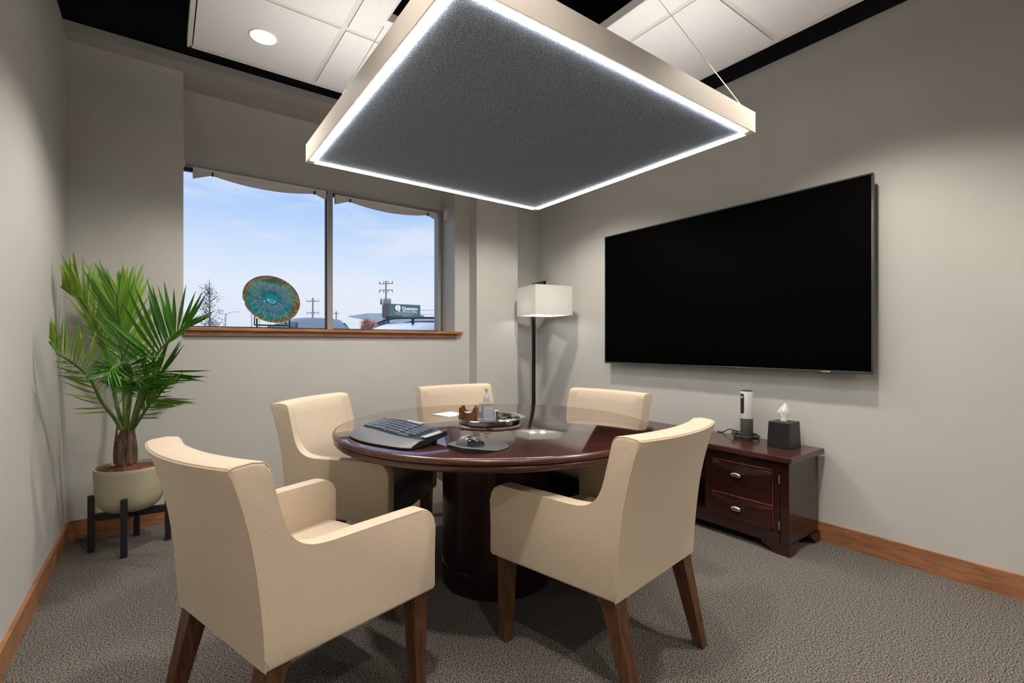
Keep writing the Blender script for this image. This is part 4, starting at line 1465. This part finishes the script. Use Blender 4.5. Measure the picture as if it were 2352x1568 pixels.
def egg(bm, z0=0.0, sc=1.0, y0=-1, y1=1, nu=28, nv=18):
    def f(u, v):
        a = 2 * PI * u
        p = v * PI / 2
        y = math.sin(a)
        wd = 0.033 * (1 - 0.10 * y)
        h = 0.037 * (1 - 0.22 * y - 0.10 * y * y)
        return (wd * math.cos(a) * math.cos(p) ** 0.6 * sc, 0.056 * math.sin(a) * math.cos(p) ** 0.75 * sc, z0 + h * math.sin(p) * sc)
    grid(bm, f, nu, nv, True)


b = nb(); egg(b)
obj('shell', b, M_mouse, ms, 'all')
b = nb(); egg(b, 0.0012, 1.012)
bmesh.ops.delete(b, geom=[f for f in b.faces if not (f.calc_center_median().y > -0.010 and f.calc_center_median().z > 0.005)], context='FACES')
obj('button_cover', b, M_mouse2, ms, 'all')
b = nb()
lathe(b, [(0, -0.004), (0.008, -0.004), (0.009, 0), (0.008, 0.004), (0, 0.004)], 18)
bmesh.ops.transform(b, matrix=Matrix.Translation((0, 0.026, 0.0245)) @ Matrix.Rotation(PI / 2, 4, 'Y'), verts=b.verts)
obj('scroll_wheel', b, M_silver, ms, True)

# ------------------------------------------------------------------ outside
YAW = -CAM_YAW
struct('ground', bx(-80, 160, 4.6, 240, -0.4, -0.15), M_asphalt, None, False, 'grey asphalt lot outside the window')


def wheel(bm, x, y, s):
    b = nb()
    lathe(b, [(0, -0.1), (0.2, -0.1), (0.3, -0.1), (0.33, -0.07), (0.33, 0.07), (0.3, 0.1), (0.2, 0.1), (0, 0.1)], 24)
    join(bm, b, Matrix.Translation((x, y, 0.33)) @ Matrix.Rotation(PI / 2, 4, 'X'))


def car(name, label, loc, rz, paint, H, hood, rails, box_on=False, W=0.9, group=None):
    """length along x, nose at -x; z from the ground"""
    t = thing(name, label, 'car', loc, rz)
    Lh = 2.25
    b = nb()
    prof = [(-Lh, 0.35), (-Lh - 0.05, 0.55), (-Lh + 0.05, 0.78), (-Lh + 0.5, 0.90), (-1.05, hood), (1.9, hood + 0.06), (Lh, hood - 0.05), (Lh + 0.03, 0.5), (Lh - 0.05, 0.30), (-Lh + 0.1, 0.25)]
    prism(b, prof, 'y', -W, W)
    bmesh.ops.bevel(b, geom=list(b.edges), offset=0.06, segments=3, affect='EDGES', clamp_overlap=True)
    obj('body', b, paint, t, True)
    # cabin
    b = nb()
    st_ = [(-1.15, hood - 0.02, 0.10), (-0.55, hood + (H - hood) * 0.72, 0.10), (-0.25, H - 0.03, 0.12), (0.3, H, 0.12), (1.2, H - 0.02, 0.13), (1.75, H - 0.09, 0.15), (2.0, hood + (H - hood) * 0.55, 0.16), (2.12, hood, 0.10)]
    rings = []
    for x, z, ins in st_:
        zb = hood - 0.04
        wb, wt = W - 0.03, W - 0.10 - (z - hood) * 0.28
        sec = [(-wb, zb), (-wt - 0.02, max(zb, z - 0.10)), (-wt + 0.06, z - 0.02), (-wt * 0.5, z + 0.012), (0, z + 0.02), (wt * 0.5, z + 0.012), (wt - 0.06, z - 0.02), (wt + 0.02, max(zb, z - 0.10)), (wb, zb)]
        rings.append([b.verts.new((x, y, zz)) for y, zz in sec])
    for A, B in zip(rings, rings[1:]):
        for k in range(8):
            f = b.faces.new((A[k], A[k + 1], B[k + 1], B[k]))
    b.faces.new(rings[0]); b.faces.new(rings[-1][::-1])
    obj('cabin', b, paint, t, True)
    # glass
    def sheet(pts, nm):
        g = nb()
        vs = [g.verts.new(p) for p in pts]
        g.faces.new(vs)
        ext = bmesh.ops.extrude_face_region(g, geom=list(g.faces))
        n = (vs[1].co - vs[0].co).cross(vs[2].co - vs[0].co).normalized()
        bmesh.ops.translate(g, verts=[v for v in ext['geom'] if isinstance(v, bmesh.types.BMVert)], vec=n * 0.012)
        obj(nm, g, M_carglass, t)
    dh = H - hood
    sheet([(-1.10, -0.72, hood + 0.03), (-1.10, 0.72, hood + 0.03), (-0.42, 0.56, hood + (H - hood) * 0.72 + 0.43 * ((H - hood) * 0.28 - 0.03) - 0.012), (-0.42, -0.56, hood + (H - hood) * 0.72 + 0.43 * ((H - hood) * 0.28 - 0.03) - 0.012)], 'windscreen')
    sheet([(2.09, 0.68, hood + 0.08), (2.09, -0.68, hood + 0.08), (1.84, -0.55, H - 0.14), (1.84, 0.55, H - 0.14)], 'rear_window')
    for s in (-1, 1):
        yb, yt = s * (W - 0.035), s * (W - 0.085 - (dh - 0.1) * 0.28 + 0.02)
        pts = [(-0.85, yb, hood + 0.05), (1.75, yb, hood + 0.06), (1.55, yt, H - 0.13), (-0.30, yt, H - 0.13)]
        sheet(pts if s > 0 else pts[::-1], 'side_glass')
    for x in (-1.4, 1.35):
        for s in (-1, 1):
            b = nb()
            wheel(b, x, s * (W - 0.1), s)
            obj('wheel', b, M_rubber, t, True)
    if rails:
        for s in (-1, 1):
            b = nb()
            y = s * (W - 0.27)
            tube(b, spline([(-0.30, y, H - 0.02), (-0.12, y, H + rails * 0.7), (0.15, y, H + rails), (1.2, y, H + rails), (1.5, y, H + rails * 0.6), (1.62, y, H - 0.06)], 24), 0.016, 8)
            for x in (0.25, 1.0):
                box(b, x - 0.02, x + 0.02, y - 0.012, y + 0.012, H - 0.03, H + rails)
            obj('roof_rail', b, M_blackmetal, t, True)
    for s in (-1, 1):
        obj('mirror', bx(-0.85, -0.72, s * W - 0.02 if s > 0 else -W - 0.20, W + 0.20 if s > 0 else -W + 0.02, hood + 0.03, hood + 0.17, bev=0.03), paint, t, True)
    return t


GZ = -0.15
car('estate_car', 'white car with dark roof rails parked outside the right window pane', (3.31, 7.56, GZ), YAW, M_carwhite, 1.63, 1.08, 0.065)
car('sport_utility', 'dark grey car parked behind the white car, seen beside the glass plate', (3.45, 13.8, GZ), R(96), M_cardark, 2.01, 1.25, 0)

# roadside sign
sg = thing('roadside_sign', 'dark green box sign with white lettering on a post across the lot', 'sign', (12.24, 28.08, GZ), YAW + R(35))
SWd, SHt = 1.04, 0.80
sz = 2.82 - GZ
obj('cabinet', bx(-SWd, SWd, 0, 1.2, sz, sz + SHt, bev=0.02), M_signside, sg)
obj('face', bx(-SWd + 0.02, SWd - 0.02, -0.02, 0.01, sz + 0.02, sz + SHt - 0.02), M_signgreen, sg)
obj('post', bx(-SWd + 0.06, -SWd + 0.24, 0.55, 0.73, 0, sz + 0.1), M_signside, sg)


def text(body, size, x, z, bold=0.0, space=1.0, align='LEFT', sx=1.0):
    cu = bpy.data.curves.new('lettering', 'FONT')
    cu.body = body
    cu.size = size
    cu.offset = bold
    cu.extrude = 0.004
    cu.space_character = space
    cu.align_x = align
    tmp = bpy.data.objects.new('lettering', cu)
    C.objects.link(tmp)
    dg = bpy.context.evaluated_depsgraph_get()
    me = bpy.data.meshes.new_from_object(tmp.evaluated_get(dg))
    bpy.data.objects.remove(tmp)
    me.materials.clear()
    me.materials.append(M_signwhite)
    o = bpy.data.objects.new('lettering', me)
    C.objects.link(o)
    o.parent = sg
    o.location = (x, -0.022, z)
    o.rotation_euler = (PI / 2, 0, 0)
    o.scale = (sx, 1, 1)
    return o


text('Quantum', 0.27, -0.20, sz + 0.455, 0.006)
text('FINANCIAL PLANNING', 0.085, -0.19, sz + 0.328, 0.002, 1.12)
text('STANTIS RUBENS PC', 0.080, -0.645, sz + 0.150, 0.0, 1.75)
text('ATTORNEYS AT LAW', 0.050, -0.20, sz + 0.060, 0.0, 1.5)
obj('divider_line', bx(-0.64, 0.82, -0.026, -0.019, sz + 0.268, sz + 0.281), M_signwhite, sg)
b = nb()
for s in (-1, 1):
    pts = [(-0.47 + s * 0.018, sz + 0.73), (-0.47 + s * 0.018, sz + 0.40)]
    pts = [(-0.47 + s * (0.018 + 0.15 * math.sin(a)), sz + 0.565 + 0.175 * math.cos(a)) for a in [i * PI / 16 for i in range(17)]]
    prism(b, pts, 'y', -0.027, -0.019)
box(b, -0.47, -0.30, -0.027, -0.019, sz + 0.34, sz + 0.385)
obj('logo', b, M_signwhite, sg)


def power_pole(label, loc, top, arms, rz, rad=0.16):
    t = thing('utility_pole', label, 'utility pole', loc, rz, 'utility poles in the distance')
    obj('pole', tube(nb(), [(0, 0, 0), (0, 0, top)], [rad, rad * 0.7], 10), M_timber, t, True)
    for z, hw_, ins in arms:
        b = nb()
        box(b, -hw_, hw_, -0.06, 0.06, z - 0.06, z + 0.06)
        obj('cross_arm', b, M_timber, t)
        for k in range(4):
            x = -hw_ + 0.08 + (2 * hw_ - 0.16) * k / 3
            if abs(x) < 0.1:
                continue
            obj('insulator', lathe(nb(), [(0, 0), (0.05, 0), (0.09, 0.1), (0.05, 0.2), (0.08, 0.3), (0, 0.34)], 10, (x, 0.0, z + 0.06 if ins > 0 else z - 0.40)), M_timber, t, True)
    return t


p = power_pole('tall dark power pole standing behind the green sign', (28.3, 72.2, GZ), 11.2, [(10.75, 1.15, 1), (9.75, 1.15, -1)], YAW - R(10))
for x in (-0.75, -0.25, 0.3, 0.7):
    b = nb()
    lathe(b, [(0, 0), (0.16, 0), (0.18, 0.05), (0.18, 0.6), (0.12, 0.68), (0.04, 0.9), (0, 0.9)], 12, (x, -0.1, 7.6))
    obj('transformer', b, M_timber, p, True)
obj('transformer_rack', bx(-0.9, 0.9, -0.08, 0.08, 7.5, 7.6), M_timber, p)
p = power_pole('fainter power pole between the glass plate and the window mullion', (25.4, 105.3, GZ), 11.0, [(10.2, 1.35, 1), (7.9, 1.35, -1)], YAW - R(8), 0.2)
obj('transformer_rack', bx(-0.9, 0.9, -0.08, 0.08, 6.2, 6.35), M_timber, p)
power_pole('short distant power pole just right of the window mullion', (44.0, 153.6, GZ), 11.6, [(10.8, 0.9, 1)], YAW, 0.24)

# traffic light mast, street lamp
t = thing('traffic_mast', 'pair of thin grey signal posts with a mast arm in the distance', 'signal mast', (8.55, 92.8, GZ), YAW)
obj('post', tube(nb(), [(0, 0, 0), (0, 0, 6.4)], 0.10, 8), M_galv, t, True)
obj('post', tube(nb(), [(-0.25, 0.3, 0), (-0.25, 0.3, 6.0)], 0.08, 8), M_galv, t, True)
obj('mast_arm', tube(nb(), spline([(0, 0, 6.1), (0.9, 0, 6.6), (2.3, 0, 6.7)], 10), 0.05, 6), M_galv, t, True)
obj('mast_arm', tube(nb(), [(0, 0, 6.35), (-1.0, 0, 6.4)], 0.05, 6), M_galv, t, True)
t = thing('street_lamp', 'slim street lamp whose arm shows right of the glass plate', 'street lamp', (8.9, 66.6, GZ), YAW)
obj('post', tube(nb(), [(0, 0, 0), (0, 0, 8.2)], 0.07, 8), M_galv, t, True)
obj('lamp_arm', tube(nb(), spline([(0, 0, 7.9), (1.4, 0, 8.3), (3.0, 0, 8.25)], 10), 0.04, 6), M_galv, t, True)
obj('lamp_head', bx(3.0, 3.9, -0.15, 0.15, 8.12, 8.26, bev=0.04), M_galv, t)
t = thing('light_pole', 'thin pale light pole left of the glass plate', 'light pole', (11.0, 75.0, GZ), YAW)
obj('post', tube(nb(), [(0, 0, 0), (0, 0, 6.6)], 0.07, 8), M_galv, t, True)
obj('lamp_arm', tube(nb(), [(0, 0, 6.2), (-1.4, 0, 6.3)], 0.04, 6), M_galv, t, True)

# commercial building with canopy wing behind the russet tree
bd = thing('commercial_building', 'low pale grey commercial building with an upswept canopy behind the sign', 'building', (19.9, 53.6, GZ), YAW)
obj('wall', bx(-0.2, 22, 0.5, 10, 0, 3.7), M_bld, bd)
obj('roof_band', bx(-0.6, 22, 0.2, 10, 3.7, 4.35), M_bldroof, bd)
obj('upper_block', bx(1.6, 4.2, 2, 7, 4.35, 4.95), M_bldroof, bd)
obj('upper_block', bx(6.5, 8.0, 2, 7, 4.35, 4.85), M_bldroof, bd)
b = nb()
prism(b, [(-2.6, 4.30), (-1.2, 4.10), (0.6, 3.62), (1.2, 3.9), (1.2, 4.7), (-0.5, 4.72), (-2.6, 4.42)], 'y', -1.8, 6)
obj('canopy_wing', b, M_bldroof, bd)
for k in range(3):
    f = obj('window', bx(0.2 + k * 0.75, 0.8 + k * 0.75, 0.42, 0.52, 3.2, 3.65), M_bldwin, bd)
for k in range(7):
    obj('wall_panel', bx(4.5 + k * 2.3, 6.6 + k * 2.3, 0.44, 0.52, 0.5, 3.4), M_bld, bd)
for z, sg_ in ((5.20, 0.10), (4.75, 0.02)):
    pts = [(4.7 + 17 * i / 12, 0.3, z + 1.0 * i / 12 * sg_ * 3 - 0.12 * math.sin(PI * i / 12)) for i in range(13)]
    obj('service_wire', tube(nb(), pts, 0.025, 6), M_timber, bd, True)
for x in (4.7, 21.7):
    obj('service_mast', bx(x - 0.05, x + 0.05, 0.25, 0.35, 3.8, 5.6), M_timber, bd)
lb = thing('low_warehouse', 'long low pale warehouse on the horizon behind the dark car', 'building', (14.0, 95.0, GZ), YAW)
obj('wall', bx(-30, 12, 0, 12, 0, 3.9), M_bld, lb)
obj('roof_band', bx(-30.2, 12.2, -0.2, 12.2, 3.9, 4.2), M_galv, lb)


def tree(name, label, loc, h, rad, leafm, nl, ls, trunk_h, columnar, seed):
    t = thing(name, label, 'tree', loc)
    rg = random.Random(seed)
    b = nb()
    tube(b, [(0, 0, 0), (0.02, 0, h * 0.5), (0, 0, h * 0.97)], [0.05 * h / 3, 0.03 * h / 3, 0.006], 7)
    obj('trunk', b, M_twig, t, True)
    tips = []
    b = nb()
    for k in range(34):
        z0 = trunk_h + (h * 0.9 - trunk_h) * k / 34
        a = rg.uniform(0, 2 * PI)
        q = (z0 - trunk_h) / (h - trunk_h)
        rr = rad * (0.5 + 0.9 * (1 - q)) * rg.uniform(0.6, 1.0) if columnar else rad * math.sqrt(max(0.1, 1 - (2 * q - 0.7) ** 2)) * rg.uniform(0.7, 1.0)
        rise = rg.uniform(0.5, 0.9) * rr * (1.6 if columnar else 0.6)
        p1 = Vector((rr * math.cos(a), rr * math.sin(a), min(h, z0 + rise)))
        p0 = Vector((0, 0, z0))
        mid = p0.lerp(p1, 0.5) + Vector((0, 0, -0.05 * rr))
        tube(b, [p0, mid, p1], [0.012, 0.008, 0.003], 5)
        for s in range(8):
            tips.append(p0.lerp(p1, rg.uniform(0.25, 1.05)))
    obj('branches', b, M_twig, t)['kind'] = 'stuff'
    b = nb()
    for k in range(nl):
        p = rg.choice(tips) + Vector([rg.gauss(0, rad * (0.24 if columnar else 0.14)) for _ in range(3)])
        u = Vector([rg.gauss(0, 1) for _ in range(3)]).normalized()
        v = u.orthogonal().normalized()
        s = ls * rg.uniform(0.6, 1.2)
        vs = [b.verts.new(p + u * s), b.verts.new(p + v * s * 0.6), b.verts.new(p - u * s), b.verts.new(p - v * s * 0.6)]
        b.faces.new(vs)
    obj('foliage', b, leafm, t)['kind'] = 'stuff'
    return t


tree('young_tree', 'slender sparse dark tree seen at the left edge of the window', (1.19, 17.7, GZ), 3.42, 0.34, M_dullleaf, 1900, 0.026, 0.3, True, 5)
tree('russet_tree', 'bushy russet leaved tree between the dark car and the sign', (12.2, 34.4, GZ), 3.25, 0.95, M_redleaf, 9000, 0.048, 0.6, False, 9)
